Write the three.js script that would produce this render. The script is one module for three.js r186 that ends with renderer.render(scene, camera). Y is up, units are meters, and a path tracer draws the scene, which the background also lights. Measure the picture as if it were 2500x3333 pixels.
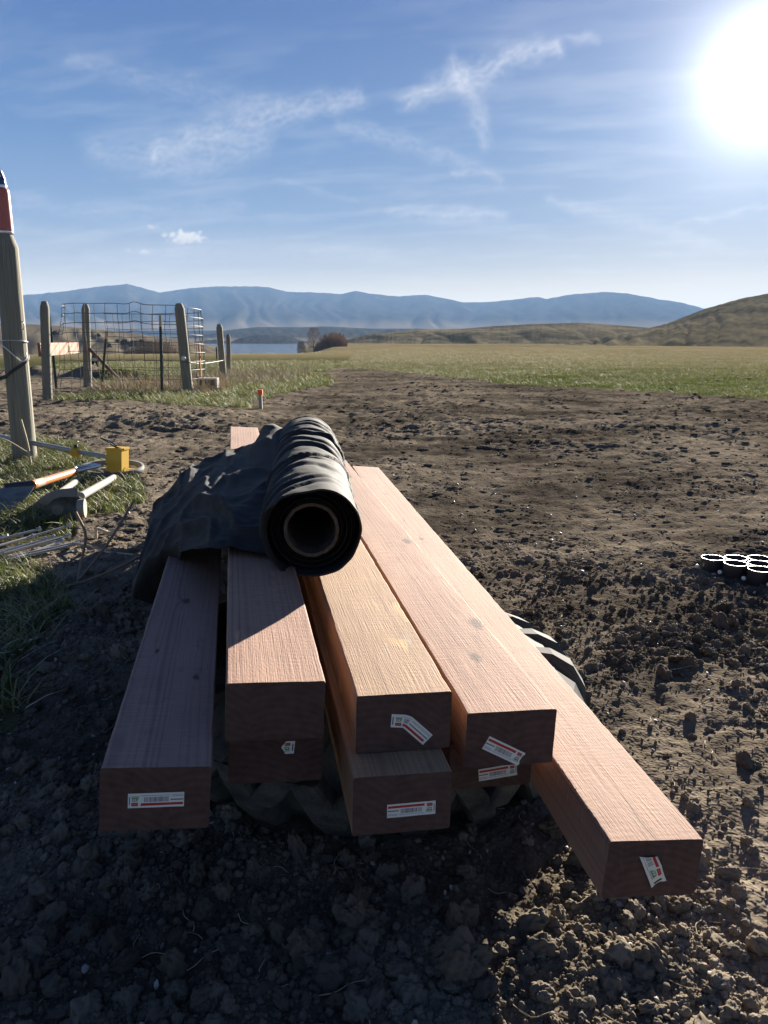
import * as THREE from 'three';
import { mergeGeometries, mergeVertices } from 'three/addons/utils/BufferGeometryUtils.js';
import { MarchingCubes } from 'three/addons/objects/MarchingCubes.js';

/* ================= camera, light, exposure ================= */
const scene = new THREE.Scene();
const camera = new THREE.PerspectiveCamera(67.3, 0.75, 0.05, 40000);
camera.position.set(0, 0.92, 0);
camera.rotation.set(-12.6 * Math.PI / 180, 0, 0);
const renderer = new THREE.WebGLRenderer({ antialias: true });
renderer.setSize(768, 1024);
renderer.toneMapping = THREE.LinearToneMapping;
const EXPOSURE = 4.2;
renderer.toneMappingExposure = EXPOSURE;
renderer.shadowMap.enabled = true;
const SUN = new THREE.Vector3(0.3977, 0.2692, -0.8772).normalize();   // 16 degrees up, 24 degrees right of the view
const sun = new THREE.DirectionalLight(new THREE.Color().setRGB(1, 0.92, 0.80), 5);
sun.position.copy(SUN).multiplyScalar(60);
sun.castShadow = true;
sun.shadow.radius = 1;
sun.shadow.mapSize.set(4096, 4096);
Object.assign(sun.shadow.camera, { left: -16, right: 16, top: 16, bottom: -16, near: 1, far: 140 });
scene.add(sun, sun.target);
scene.fog = new THREE.FogExp2(new THREE.Color().setRGB(0.36, 0.60, 1.0), 0.00005);

/* ================= helpers ================= */
const D2R = Math.PI / 180;
function rng(seed) { let a = seed >>> 0; return () => { a = (a + 0x6d2b79f5) >>> 0; let t = Math.imul(a ^ (a >>> 15), 1 | a); t = (t + Math.imul(t ^ (t >>> 7), 61 | t)) ^ t; return ((t ^ (t >>> 14)) >>> 0) / 4294967296; }; }
const R = rng(7);
const PERM = new Uint8Array(512); { const r = rng(99), p = [...Array(256).keys()]; for (let i = 255; i > 0; i--) { const j = Math.floor(r() * (i + 1)); [p[i], p[j]] = [p[j], p[i]]; } for (let i = 0; i < 512; i++) PERM[i] = p[i & 255]; }
const GX = new Float32Array(256), GY = new Float32Array(256); for (let i = 0; i < 256; i++) { GX[i] = Math.cos(i * 2.39996); GY[i] = Math.sin(i * 2.39996); }
function n2(x, y) {                                   // gradient noise, about -0.7..0.7
  const xi = Math.floor(x), yi = Math.floor(y), fx = x - xi, fy = y - yi, X = xi & 255, Y = yi & 255;
  const u = fx * fx * fx * (fx * (fx * 6 - 15) + 10), v = fy * fy * fy * (fy * (fy * 6 - 15) + 10);
  const a = PERM[PERM[X] + Y], b = PERM[PERM[X + 1] + Y], c = PERM[PERM[X] + Y + 1], d = PERM[PERM[X + 1] + Y + 1];
  const g00 = GX[a] * fx + GY[a] * fy, g10 = GX[b] * (fx - 1) + GY[b] * fy, g01 = GX[c] * fx + GY[c] * (fy - 1), g11 = GX[d] * (fx - 1) + GY[d] * (fy - 1);
  const p = g00 + u * (g10 - g00), q = g01 + u * (g11 - g01); return p + v * (q - p);
}
const n3 = (x, y, z) => (n2(x + z * 0.71, y - z * 0.43) + n2(y + 17.3 + x * 0.37, z - x * 0.29) + n2(z + 41.7 - y * 0.31, x + y * 0.53)) * 0.58;
function fbm(x, y, o = 4) { let s = 0, a = 1, t = 0; for (let i = 0; i < o; i++) { s += a * n2(x, y); t += a; x = x * 2.03 + 11.7; y = y * 2.03 - 7.3; a *= 0.5; } return s / t; }
const clamp = (x, a = 0, b = 1) => Math.min(b, Math.max(a, x));
const smooth = (a, b, x) => { const t = clamp((x - a) / (b - a)); return t * t * (3 - 2 * t); };
const lerp = (a, b, t) => a + (b - a) * t;
const V = (x, y, z) => new THREE.Vector3(x, y, z);
function table(pts, x) { if (x <= pts[0][0]) return pts[0][1]; for (let i = 1; i < pts.length; i++) if (x <= pts[i][0]) { const t = (x - pts[i - 1][0]) / (pts[i][0] - pts[i - 1][0]); return lerp(pts[i - 1][1], pts[i][1], t); } return pts[pts.length - 1][1]; }
const srgb8 = (c) => 255 * (c <= 0.0031308 ? 12.92 * c : 1.055 * Math.pow(clamp(c, 0, 1), 1 / 2.4) - 0.055);
function colorTex(w, h, fn) {                         // fn gives linear rgb
  const d = new Uint8Array(w * h * 4);
  for (let j = 0; j < h; j++) for (let i = 0; i < w; i++) { const c = fn((i + 0.5) / w, (j + 0.5) / h), k = (j * w + i) * 4; d[k] = srgb8(c[0]); d[k + 1] = srgb8(c[1]); d[k + 2] = srgb8(c[2]); d[k + 3] = 255; }
  return finish(new THREE.DataTexture(d, w, h), true);
}
function grayTex(w, h, fn) {
  const d = new Uint8Array(w * h * 4);
  for (let j = 0; j < h; j++) for (let i = 0; i < w; i++) { const c = clamp(fn((i + 0.5) / w, (j + 0.5) / h)) * 255, k = (j * w + i) * 4; d[k] = d[k + 1] = d[k + 2] = c; d[k + 3] = 255; }
  return finish(new THREE.DataTexture(d, w, h), false);
}
function finish(t, srgb) { t.wrapS = t.wrapT = THREE.RepeatWrapping; t.magFilter = THREE.LinearFilter; t.minFilter = THREE.LinearMipmapLinearFilter; t.generateMipmaps = true; if (srgb) t.colorSpace = THREE.SRGBColorSpace; t.needsUpdate = true; return t; }
const tile = (f, u, v, n) => { const a = f(u * n, v * n), b = f((u - 1) * n, v * n), c = f(u * n, (v - 1) * n), d = f((u - 1) * n, (v - 1) * n); const s = smooth(0.7, 1, u), t = smooth(0.7, 1, v); return lerp(lerp(a, b, s), lerp(c, d, s), t); };
const col = (r, g, b) => new THREE.Color().setRGB(r, g, b);
function mat(r, g, b, rough = 0.8, o = {}) { return new THREE.MeshStandardMaterial({ color: col(r, g, b), roughness: rough, ...o }); }
const earth = (o) => new THREE.MeshPhysicalMaterial({ roughness: 1, specularIntensity: 0, ...o });
const taken = {};
function numbered(n) { if (!(n in taken)) { taken[n] = 0; return n; } return `${n}_${String(++taken[n]).padStart(3, '0')}`; }
function shade(o) { o.castShadow = o.receiveShadow = true; return o; }
function thing(name, label, category, pos = [0, 0, 0], group) {
  const g = new THREE.Group(); g.name = numbered(name); g.position.set(...pos); g.userData = { label, category }; if (group) g.userData.group = group; scene.add(g); return g;
}
function single(name, geo, m, label, category, group) { const o = shade(new THREE.Mesh(geo, m)); o.name = numbered(name); o.userData = { label, category }; if (group) o.userData.group = group; scene.add(o); return o; }
function part(parent, name, geo, m, label) { const o = shade(new THREE.Mesh(geo, m)); o.name = name; if (label) o.userData.label = label; parent.add(o); return o; }
function struct(name, geo, m) { const o = shade(new THREE.Mesh(geo, m)); o.name = name; o.userData = { kind: 'structure', label: name.replace(/_/g, ' ') }; scene.add(o); return o; }
function tube(pts, r, seg = 24, rad = 7, closed = false) { return new THREE.TubeGeometry(new THREE.CatmullRomCurve3(pts.map((p) => p.isVector3 ? p : V(...p)), closed), seg, r, rad, closed); }
function cyl(r0, r1, h, n = 16, hs = 1) { return new THREE.CylinderGeometry(r0, r1, h, n, hs); }
function between(geo, a, b) {                          // a y-long geometry of height 1 laid from a to b
  const d = b.clone().sub(a), m = new THREE.Matrix4().compose(a.clone().add(b).multiplyScalar(0.5), new THREE.Quaternion().setFromUnitVectors(V(0, 1, 0), d.clone().normalize()), V(1, d.length(), 1)); return geo.applyMatrix4(m);
}
const rod = (a, b, r, r2 = r, n = 8) => between(cyl(r2, r, 1, n), a.isVector3 ? a : V(...a), b.isVector3 ? b : V(...b));
function grid(nu, nv, fn, uvf) {                       // open parametric sheet, fn(u,v) -> [x,y,z]
  const p = [], uv = [], idx = [];
  for (let j = 0; j <= nv; j++) for (let i = 0; i <= nu; i++) { const q = fn(i / nu, j / nv); p.push(q[0], q[1], q[2]); const t = uvf ? uvf(i / nu, j / nv) : [i / nu, j / nv]; uv.push(t[0], t[1]); }
  for (let j = 0; j < nv; j++) for (let i = 0; i < nu; i++) { const a = j * (nu + 1) + i, b = a + 1, c = a + nu + 1, d = c + 1; idx.push(a, b, d, a, d, c); }
  const g = new THREE.BufferGeometry(); g.setAttribute('position', new THREE.Float32BufferAttribute(p, 3)); g.setAttribute('uv', new THREE.Float32BufferAttribute(uv, 2)); g.setIndex(idx); g.computeVertexNormals(); return g;
}
function shell(nu, nv, fn, th, uvf) {                  // the same sheet with a back and rims, th thick
  const f = grid(nu, nv, fn, uvf), P = f.attributes.position, N = f.attributes.normal, b = f.clone(), B = b.attributes.position;
  for (let i = 0; i < P.count; i++) B.setXYZ(i, P.getX(i) - N.getX(i) * th, P.getY(i) - N.getY(i) * th, P.getZ(i) - N.getZ(i) * th);
  const bi = b.index.array; for (let i = 0; i < bi.length; i += 3) [bi[i], bi[i + 1]] = [bi[i + 1], bi[i]]; b.computeVertexNormals();
  const rim = [], ruv = []; const W = nu + 1, loop = [];
  for (let i = 0; i < nu; i++) loop.push(i); for (let j = 0; j < nv; j++) loop.push(j * W + nu); for (let i = nu; i > 0; i--) loop.push(nv * W + i); for (let j = nv; j > 0; j--) loop.push(j * W);
  const q = (A, i) => [A.getX(i), A.getY(i), A.getZ(i)];
  loop.forEach((a, k) => { const c = loop[(k + 1) % loop.length]; rim.push(...q(P, a), ...q(B, a), ...q(B, c), ...q(P, a), ...q(B, c), ...q(P, c)); for (const s of [a, a, c, a, c, c]) ruv.push(f.attributes.uv.getX(s), f.attributes.uv.getY(s)); });
  const r = new THREE.BufferGeometry(); r.setAttribute('position', new THREE.Float32BufferAttribute(rim, 3)); r.setAttribute('uv', new THREE.Float32BufferAttribute(ruv, 2)); r.computeVertexNormals();
  return mergeGeometries([f.toNonIndexed(), b.toNonIndexed(), r]);
}
function jitter(geo, amp, f) { const P = geo.attributes.position; for (let i = 0; i < P.count; i++) { const x = P.getX(i), y = P.getY(i), z = P.getZ(i); P.setXYZ(i, x + amp * n3(x * f, y * f, z * f), y + amp * n3(x * f + 9, y * f, z * f), z + amp * n3(x * f, y * f + 5, z * f)); } geo.computeVertexNormals(); return geo; }
function inPoly(poly, x, z) { let c = false; for (let i = 0, j = poly.length - 1; i < poly.length; j = i++) { const [a, b] = poly[i], [d, e] = poly[j]; if ((b > z) !== (e > z) && x < ((d - a) * (z - b)) / (e - b) + a) c = !c; } return c; }

/* ================= sky ================= */
{
  const W = 4096, H = 2048, d = new Float32Array(W * H * 4);
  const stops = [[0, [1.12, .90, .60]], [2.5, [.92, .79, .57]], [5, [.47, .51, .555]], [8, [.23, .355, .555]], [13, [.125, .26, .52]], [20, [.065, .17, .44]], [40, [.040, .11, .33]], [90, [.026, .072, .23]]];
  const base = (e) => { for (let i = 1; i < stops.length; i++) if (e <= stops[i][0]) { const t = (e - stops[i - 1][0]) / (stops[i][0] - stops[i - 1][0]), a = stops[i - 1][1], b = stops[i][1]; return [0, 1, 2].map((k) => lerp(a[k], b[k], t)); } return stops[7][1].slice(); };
  // wisps of cirrus: points (azimuth, elevation in degrees), half width, strength
  const wisps = [
    [[[11.5, 18.25], [8.7, 17.9], [6.3, 16.8], [4.1, 16.5], [1.5, 15.5]], .75, .62], [[[4.6, 17.9], [5.3, 16.6], [6.5, 14.8], [6.9, 12.8]], .6, .42], [[[-1.8, 15.65], [-4.4, 15.3], [-6.9, 14.7], [-9.5, 14.1], [-12.5, 13.1], [-15.6, 12]], .85, .5],
    [[[-20, 16.9], [-15.6, 16.1], [-11.5, 15.7], [-7.2, 15.2]], .8, .2], [[[-3, 14.1], [1.6, 13], [4.8, 12.1], [7.9, 10.8]], .6, .3], [[[0.4, 8.8], [4.2, 8.6], [8.5, 8.5]], .5, .4], [[[11.5, 9.3], [18, 7.4], [22.7, 6]], .45, .3], [[[20, 7.5], [25.5, 8.3]], .2, .4],
    [[[19.2, 3.75], [24.6, 3]], .13, .35], [[[-19, 11.8], [-13.5, 11.5], [-8.3, 12.9]], 1.2, .34], [[[-7.5, 10.7], [-1.6, 9.2]], .2, .18], [[[4.7, 11], [5.6, 11.15]], .2, .35], [[[12.2, 18.7], [14.2, 18.4]], .25, .35], [[[-24, 8.5], [-18, 8.2], [-10, 8.9]], .6, .2], [[[-20, 5.3], [-10, 6.2], [0, 6]], .8, .22],
  ].map(([pts, w, s]) => ({ pts, w, s, x0: Math.min(...pts.map((p) => p[0])) - 3 * w, x1: Math.max(...pts.map((p) => p[0])) + 3 * w, y0: Math.min(...pts.map((p) => p[1])) - 3 * w, y1: Math.max(...pts.map((p) => p[1])) + 3 * w }));
  const puffs = [[-13.78, 6.85, 1.35, .42, .98], [-15.9, 7.43, .4, .12, .55], [-16.45, 5.83, .36, .15, .75], [-17.6, 5.9, .2, .1, .4]];
  for (let j = H / 2 - 4; j < H; j++) {
    const e = ((j + 0.5) / H - 0.5) * 180, b0 = base(Math.max(0, e)), ce = Math.cos(e * D2R), se = Math.sin(e * D2R);
    for (let i = 0; i < W; i++) {
      const ph = ((i + 0.5) / W - 0.5) * 2 * Math.PI, x = Math.cos(ph) * ce, z = Math.sin(ph) * ce, az = Math.atan2(x, -z) / D2R;
      const th = Math.acos(clamp(x * SUN.x + se * SUN.y + z * SUN.z, -1, 1)) / D2R;
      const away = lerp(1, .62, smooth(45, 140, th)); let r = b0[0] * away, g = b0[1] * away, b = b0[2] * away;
      const low = Math.exp(-e / 5) * Math.exp(-(((az - 16) / 24) ** 2)); r += .2 * low; g += .11 * low; b -= .05 * low;
      let c = 0;
      if (e < 75) {                                                        // thin cirrus everywhere, as seen on a high flat sheet
        const k = 1 / (se + 0.12), px = x * k * 2.2, pz = z * k * 2.2;
        const f = fbm(px * 0.7 + pz * 0.25 + 3, pz * 2.1 - px * 0.5, 4), f2 = fbm(px * 3.1 + pz, pz * 9 - px * 2, 3);
        c = clamp(f * 1.7 + 0.03 + f2 * 0.4) * 0.32 * smooth(40, 6, e) + 0.02;
      }
      if (e < 22) for (const w of wisps) if (az > w.x0 && az < w.x1 && e > w.y0 && e < w.y1) {
        let best = 9, along = 0, len = 0, tot = 0; const P = w.pts;
        const wx = az + 0.5 * n2(az * 0.9, e * 0.9 + 5), wy = e + 0.45 * n2(az * 0.8 + 9, e * 1.3);
        for (let k = 1; k < P.length; k++) {
          const dx = P[k][0] - P[k - 1][0], dy = P[k][1] - P[k - 1][1], L = Math.hypot(dx, dy), t = clamp(((wx - P[k - 1][0]) * dx + (wy - P[k - 1][1]) * dy) / (L * L)), q = Math.hypot(wx - P[k - 1][0] - t * dx, wy - P[k - 1][1] - t * dy);
          if (q < best) { best = q; along = len + t * L; } len += L;
        } tot = len;
        const dir = Math.atan2(P[P.length - 1][1] - P[0][1], P[P.length - 1][0] - P[0][0]), a = wx * Math.cos(dir) + wy * Math.sin(dir), q = -wx * Math.sin(dir) + wy * Math.cos(dir);
        const fib = 0.55 + 0.9 * fbm(a * 0.8 + q * 0.8, q * 4.5 - a * 0.7, 4) + 0.5 * fbm(az * 2.6, e * 3.4, 3);
        const edge = w.w * (0.55 + 0.5 * Math.sin(Math.PI * clamp(along / tot * 0.9 + 0.05))) ;
        c += w.s * Math.exp(-((best / edge) ** 2)) * clamp(fib, 0, 1.3);
      }
      c = clamp(c * 1.25, 0, 0.9);
      const warm = Math.exp(-e / 8);
      r = lerp(r, .80 + .1 * warm, c * .75); g = lerp(g, .83 + .02 * warm, c * .75); b = lerp(b, .90 - .1 * warm, c * .75);
      if (e < 9 && e > 4 && az > -19 && az < -11) for (const [pa, pe, pw, phh, s] of puffs) {
        const q = ((az - pa) / pw) ** 2 + ((e - pe) / phh) ** 2;
        if (q < 3) { const m = smooth(.1, .75, 1.0 - q * .8 + 2.6 * fbm(az * 2.6, e * 4.2, 5)) * s, lit = 0.5 + 0.5 * smooth(-1, 1, (e - pe) / phh + fbm(az * 5, e * 7, 3)); r = lerp(r, .55 + .3 * lit, m); g = lerp(g, .58 + .27 * lit, m); b = lerp(b, .62 + .2 * lit, m); }
      }
      const glow = .6 * Math.exp(-th / 6) + .12 * Math.exp(-th / 20) + 5.5 * Math.exp(-th / 1.55);
      r += glow; g += glow * .97; b += glow * .9;
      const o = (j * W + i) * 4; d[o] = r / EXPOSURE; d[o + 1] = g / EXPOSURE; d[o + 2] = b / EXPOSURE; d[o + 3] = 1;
    }
  }
  const row = (H / 2) * W * 4; let a = [0, 0, 0]; for (let i = 0; i < W; i++) for (let k = 0; k < 3; k++) a[k] += d[row + i * 4 + k] / W;
  for (let j = 0; j < H / 2; j++) for (let i = 0; i < W; i++) { const o = (j * W + i) * 4; d[o] = a[0] * .25; d[o + 1] = a[1] * .25; d[o + 2] = a[2] * .25; d[o + 3] = 1; }
  const t = new THREE.DataTexture(d, W, H, THREE.RGBAFormat, THREE.FloatType); t.mapping = THREE.EquirectangularReflectionMapping; t.magFilter = t.minFilter = THREE.LinearFilter; t.wrapS = THREE.RepeatWrapping; t.needsUpdate = true;
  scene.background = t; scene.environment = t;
}

/* ================= terrain ================= */
const GRASS_TOOLS = [[-6, -7.4], [-3.55, -7.1], [-3.24, -7.2], [-2.42, -6.33], [-1.9, -5.6], [-1.58, -4.88], [-1.28, -4.19], [-1.2, -3.8], [-1.42, -3.85], [-1.38, -3.52], [-1.42, -3.36], [-1.66, -3.2], [-4.5, -2.9]];
const GRASS_NEAR = [[-4, -3.0], [-1.6, -3.07], [-1.25, -2.85], [-1.06, -2.49], [-0.99, -2.14], [-0.95, -1.84], [-1.05, -1.5], [-3, -1.2]];
const GRASS_FENCE = [[-5.12, -11.9], [-4.3, -12.0], [-3.43, -11.48], [-2.75, -10.69], [-2.1, -10.2], [-1.85, -10.6], [-2.01, -11.83], [-1.6, -14.2], [-1.2, -15.6], [-1.13, -18.2], [-1.84, -22.3], [-1.5, -27.3], [-2, -60], [-22, -60], [-40, -24], [-9.6, -21.5], [-7.4, -20.5], [-6.4, -17.3], [-5.4, -15.4], [-5.3, -13]];
const fieldEdge = [[-30, -27], [-1.5, -27.3], [-0.6, -24.5], [0.9, -21.7], [2.1, -18.4], [3.5, -15.8], [4.8, -13.9], [6.1, -12.4], [9, -10.5], [14, -9], [40, -4]];
function green(x, z) {                                 // signed measure: above 0 is grass
  const w = 0.28 * n2(x * 1.1, z * 1.1) + 0.16 * n2(x * 3.3, z * 3.3), X = x + w, Z = z + w * 1.3;
  if (inPoly(GRASS_TOOLS, X, Z)) return 1; if (inPoly(GRASS_NEAR, X, Z)) return 2; if (inPoly(GRASS_FENCE, X, Z)) return 3;
  const zb = table(fieldEdge, X) + 1.2 * n2(x * 0.5, z * 0.25) + 0.5 * n2(x * 1.7, z * 0.8); if (z < zb) return 4; return 0;
}
function azOf(x, z) { return Math.atan2(x, -z) / D2R; }
function base(x, z) {                                  // smooth lie of the land
  const r = Math.hypot(x, z), az = azOf(x, z);
  let y = 0.02 * n2(x * 0.7, z * 0.7) * smooth(0.8, 3, r) + 0.05 * n2(x * 0.16 + 4, z * 0.16) * smooth(3, 12, r);
  y += 0.10 * Math.exp(-(((z + 9.4 + 0.25 * x) / 1.3) ** 2)) * smooth(-0.9, -2.6, x) * smooth(-9, -5, x);           // low bank in front of the fence
  y += 0.28 * Math.exp(-(((z + 19.2) / 0.9) ** 2)) * smooth(-5.2, -6.3, x) * smooth(-13, -9, x) * (0.7 + 0.9 * n2(x * 1.6, z * 1.1));   // dug heaps behind the fence
  if (r > 40) {
    const left = smooth(-3.2, -7.5, az + 1.2 * n2(r * 0.01, 3));
    y += left * -12 * smooth(46, 300, r) - (1 - left) * 2.2 * smooth(60, 420, r) + 0.25 * fbm(x * 0.012, z * 0.012, 3) * smooth(60, 200, r);
    y += smooth(2300, 7000, r) * 45;
  }
  return y;
}
function clods(x, z, r) {                              // crumbly relief of dug soil
  const rough = 0.55 + 0.75 * clamp(0.5 + 1.3 * fbm(x * 0.55 + 8, z * 0.55, 3));
  const wx = x + 0.02 * n2(x * 14, z * 14), wz = z + 0.02 * n2(x * 14 + 5, z * 14);
  let h = 0.026 * (0.35 - Math.abs(n2(wx * 8, wz * 8))) + 0.018 * Math.max(0, n2(wx * 5 + 3, wz * 5)) * 1.2;
  if (r < 22) h += 0.013 * (0.35 - Math.abs(n2(wx * 19, wz * 19)));
  if (r < 9) h += 0.010 * (0.35 - Math.abs(n2(wx * 43, wz * 43)));
  if (r < 4.5) h += 0.005 * (.3 - Math.abs(n2(wx * 90, wz * 90)));
  if (r > 3) h += (0.085 * (.2 - Math.abs(fbm(x * 1.5 + 5, z * 1.9, 3))) + .05 * (.25 - Math.abs(n2(x * 4.2, z * 3.4))) + .03 * (.25 - Math.abs(n2(x * 9, z * 7)))) * smooth(3, 9, r);
  return h * rough;
}
const DRY = [.215, .180, .138], DAMP = [.066, .056, .045];
function soilTone(x, z) {                              // 0 damp dark, 1 dry pale
  let m = clamp(.46 + 1.5 * fbm(x * .5 + 2, z * .85, 4) + .6 * n2(x * 2.2, z * 3.5) + .45 * n2(x * 7, z * 9) + .3 * n2(x * 21, z * 21));
  if (x < -1.2 && z < -4) m = clamp(m + .3); return m;
}
{
  const rings = []; { let r = 0.3; while (r < 38) { rings.push(r); r *= 1.0066; } while (r < 15000) { rings.push(r); r *= 1.05; } }
  const angs = []; for (let a = -180; a < -38; a += 4) angs.push(a); for (let a = -38; a < 38; a += 0.17) angs.push(a); for (let a = 38; a <= 180; a += 4) angs.push(a); if (angs[angs.length - 1] < 180) angs.push(180);
  const NA = angs.length, P = new Float32Array((rings.length * NA + 1) * 3), C = new Float32Array((rings.length * NA + 1) * 3), U = new Float32Array((rings.length * NA + 1) * 2), idx = [];
  let k = 0;
  const dry = [.150, .117, .086], damp = [.058, .046, .036], gr = [.060, .078, .024], tan = [.235, .20, .12];
  for (const r of rings) for (const a of angs) {
    const x = r * Math.sin(a * D2R), z = -r * Math.cos(a * D2R), g = r < 90 ? green(x, z) : 4;
    const under = Math.exp(-(((x + .06) / .75) ** 2) - (((z + 1.66) / .75) ** 2));
    P[k * 3] = x; P[k * 3 + 1] = base(x, z) + (r > 60 ? 0 : clods(x, z, r) * (g ? 0.55 : 1)); P[k * 3 + 2] = z;
    U[k * 2] = x / 0.9; U[k * 2 + 1] = z / 0.9;
    let c;
    if (g && r < 90 && g < 4) { const m = clamp(.5 + 1.6 * fbm(x * 2, z * 2, 3)); c = gr.map((v, i) => lerp(v, dry[i] * .8, m * .6)); if (g === 3 && z < -20) { const q = smooth(-28, -55, z) ; c = c.map((v, i) => lerp(v, tan[i], q)); } }
    else if (g) {
      const m = clamp(.5 + 1.4 * fbm(x * .12 + 2, z * .12, 4) + .35 * n2(x * .9, z * .9)), far = smooth(14, 50, r), grn = clamp((1 - far) * 1.1 + .35 * fbm(x * .05, z * .02, 3) - .05);
      c = gr.map((v, i) => lerp(tan[i] * (.75 + .4 * m), v * (1 + .6 * m), grn)); if (r > 250) { const q = clamp(.5 + 1.5 * fbm(x * .006, z * .006, 4)); c = c.map((v) => v * (.75 + .4 * q)); }
    } else { const m = soilTone(x, z); c = DRY.map((v, i) => lerp(DAMP[i], v, m)); }
    C[k * 3] = c[0]; C[k * 3 + 1] = c[1]; C[k * 3 + 2] = c[2]; k++;
  }
  P.set([0, base(0, 0), 0], k * 3); C.set([.12, .095, .07], k * 3);
  for (let j = 0; j < rings.length - 1; j++) for (let i = 0; i < NA - 1; i++) { const a = j * NA + i, b = a + 1, c = a + NA, d = c + 1; idx.push(a, b, d, a, d, c); }
  for (let i = 0; i < NA - 1; i++) idx.push(k, i + 1, i);
  const g = new THREE.BufferGeometry(); g.setAttribute('position', new THREE.BufferAttribute(P, 3)); g.setAttribute('color', new THREE.BufferAttribute(C, 3)); g.setAttribute('uv', new THREE.BufferAttribute(U, 2)); g.setIndex(idx); g.computeVertexNormals();
  const grain = colorTex(512, 512, (u, v) => { const f = tile((a, b) => fbm(a, b, 5), u, v, 24), s = tile((a, b) => n2(a, b), u, v, 120); const m = clamp(.82 + .5 * f + .3 * s, .3, 1); return [m, m * .985, m * .96]; });
  const bump = grayTex(512, 512, (u, v) => .5 + .6 * tile((a, b) => fbm(a, b, 5), u, v, 40) + .25 * tile((a, b) => n2(a, b), u, v, 130));
  struct('ground', g, earth({ map: grain, bumpMap: bump, bumpScale: 0.008, vertexColors: true }));
}
// lake
{
  const g = grid(60, 30, (u, v) => { const a = lerp(-42, 2, u) * D2R, r = 240 * Math.pow(2700 / 240, v); return [r * Math.sin(a), -9, -r * Math.cos(a)]; }, (u, v) => [u * 60, v * 60]);
  const rip = grayTex(256, 256, (u, v) => .5 + .5 * tile((a, b) => fbm(a * 0.6, b * 2, 4), u, v, 10));
  struct('lake', g, mat(.03, .05, .075, .12, { bumpMap: rip, bumpScale: 0.05 }));
}
// hills: crest given as (azimuth, rise over run), at distance r0; front and back slopes with gullies
const hillAt = {};
function ridge(name, crest, r0, front, back, foot, o) {
  const hc = (az) => 0.92 + table(crest, az) * r0 + o.rough * fbm(az * o.f, 3.1, 3);
  const H = (az, r) => {
    const t = (r - (r0 - front)) / front, s = t < 1 ? Math.pow(clamp(t), o.p) : 1 - smooth(0, 1, (r - r0) / back);
    const gul = Math.abs(n2(az * o.g + 0.7 * n2(az * o.g * .6, r / front * 3) + t * .8, r / front * 1.1)) - .22;
    return foot + (hc(az) - foot) * s + o.gully * gul * 4 * s * (1 - s) * (t < 1 ? 1 : .4) + o.rough * .6 * fbm(az * o.f * 2, r / front * 8, 4) * clamp(s * (1 - s) * 4);
  };
  hillAt[name] = H;
  const a0 = crest[0][0], a1 = crest[crest.length - 1][0], C = [];
  const g = grid(o.nu, o.nv, (u, v) => { const az = lerp(a0, a1, u), r = lerp(r0 - front, r0 + back, v), y = H(az, r); C.push(...o.color(az, r, y)); return [r * Math.sin(az * D2R), y, -r * Math.cos(az * D2R)]; });
  g.setAttribute('color', new THREE.Float32BufferAttribute(C, 3));
  return struct(name, g, earth({ vertexColors: true }));
}
const sage = (az, r, y, k = 1) => { const w = az * D2R * r, m = clamp(.42 + 1.3 * fbm(w * .011 * k, r * .008 + w * .004, 4) + .55 * n2(w * .09 + 3, r * .035) + .4 * n2(w * .31, r * .12) + .5 * smooth(.12, .02, Math.abs(n2(w * .006 + r * .004, r * .011 - w * .003))) * .5); return [lerp(.05, .18, m), lerp(.048, .15, m), lerp(.033, .095, m)]; };
ridge('mountains', [[-48, .02], [-40, .035], [-32, .05], [-25.7, .0483], [-24.3, .0504], [-22, .0549], [-20, .0609], [-17.8, .0654], [-16.7, .061], [-15.7, .0559], [-14, .0613], [-11.75, .0645], [-9.5, .065], [-8.2, .0641], [-6.9, .0588], [-4.3, .0579], [-3, .0564], [-2.1, .0603], [-1, .057], [1, .0536], [3, .0558], [5.7, .0461], [7.6, .0465], [8.9, .0486], [10.9, .0521], [11.5, .0498], [13.4, .0549], [15.6, .0571], [16.8, .0551], [18.9, .0481], [20.7, .0423], [22, .0357], [28, .03], [36, .025], [48, .02]], 9500, 4300, 2500, 60,
  { rough: 14, f: 1.6, g: .55, gully: 120, p: 1.25, nu: 560, nv: 70, color: (az, r, y) => { const m = clamp(.3 + 1.6 * fbm(az * 1.1, r * .0016, 4)), lo = smooth(190, 90, y), sn = smooth(.25, .5, fbm(az * 3 + 4, r * .004, 3)) * smooth(380, 520, y) * .6; return [lerp(lerp(.02, .05, m), .15, lo) + sn * .25, lerp(lerp(.02, .045, m), .125, lo) + sn * .25, lerp(lerp(.018, .035, m), .09, lo) + sn * .25]; } });
ridge('distant_hills', [[-20, -.004], [-16, .001], [-13.2, .0064], [-10.9, .0127], [-9, .0160], [-6, .0157], [-4.3, .0169], [-1, .0141], [2.4, .0141], [8, .010], [14, .004]], 3600, 900, 900, -8, { rough: 1.5, f: 3, g: 1.3, gully: 14, p: 1.05, nu: 260, nv: 30, color: (az, r, y) => { const m = clamp(.35 + 1.8 * fbm(az * 1.4, r * .004, 4)), lo = smooth(14, 2, y); return [lerp(lerp(.025, .06, m), .16, lo), lerp(lerp(.024, .052, m), .13, lo), lerp(lerp(.018, .035, m), .09, lo)]; } });
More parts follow.
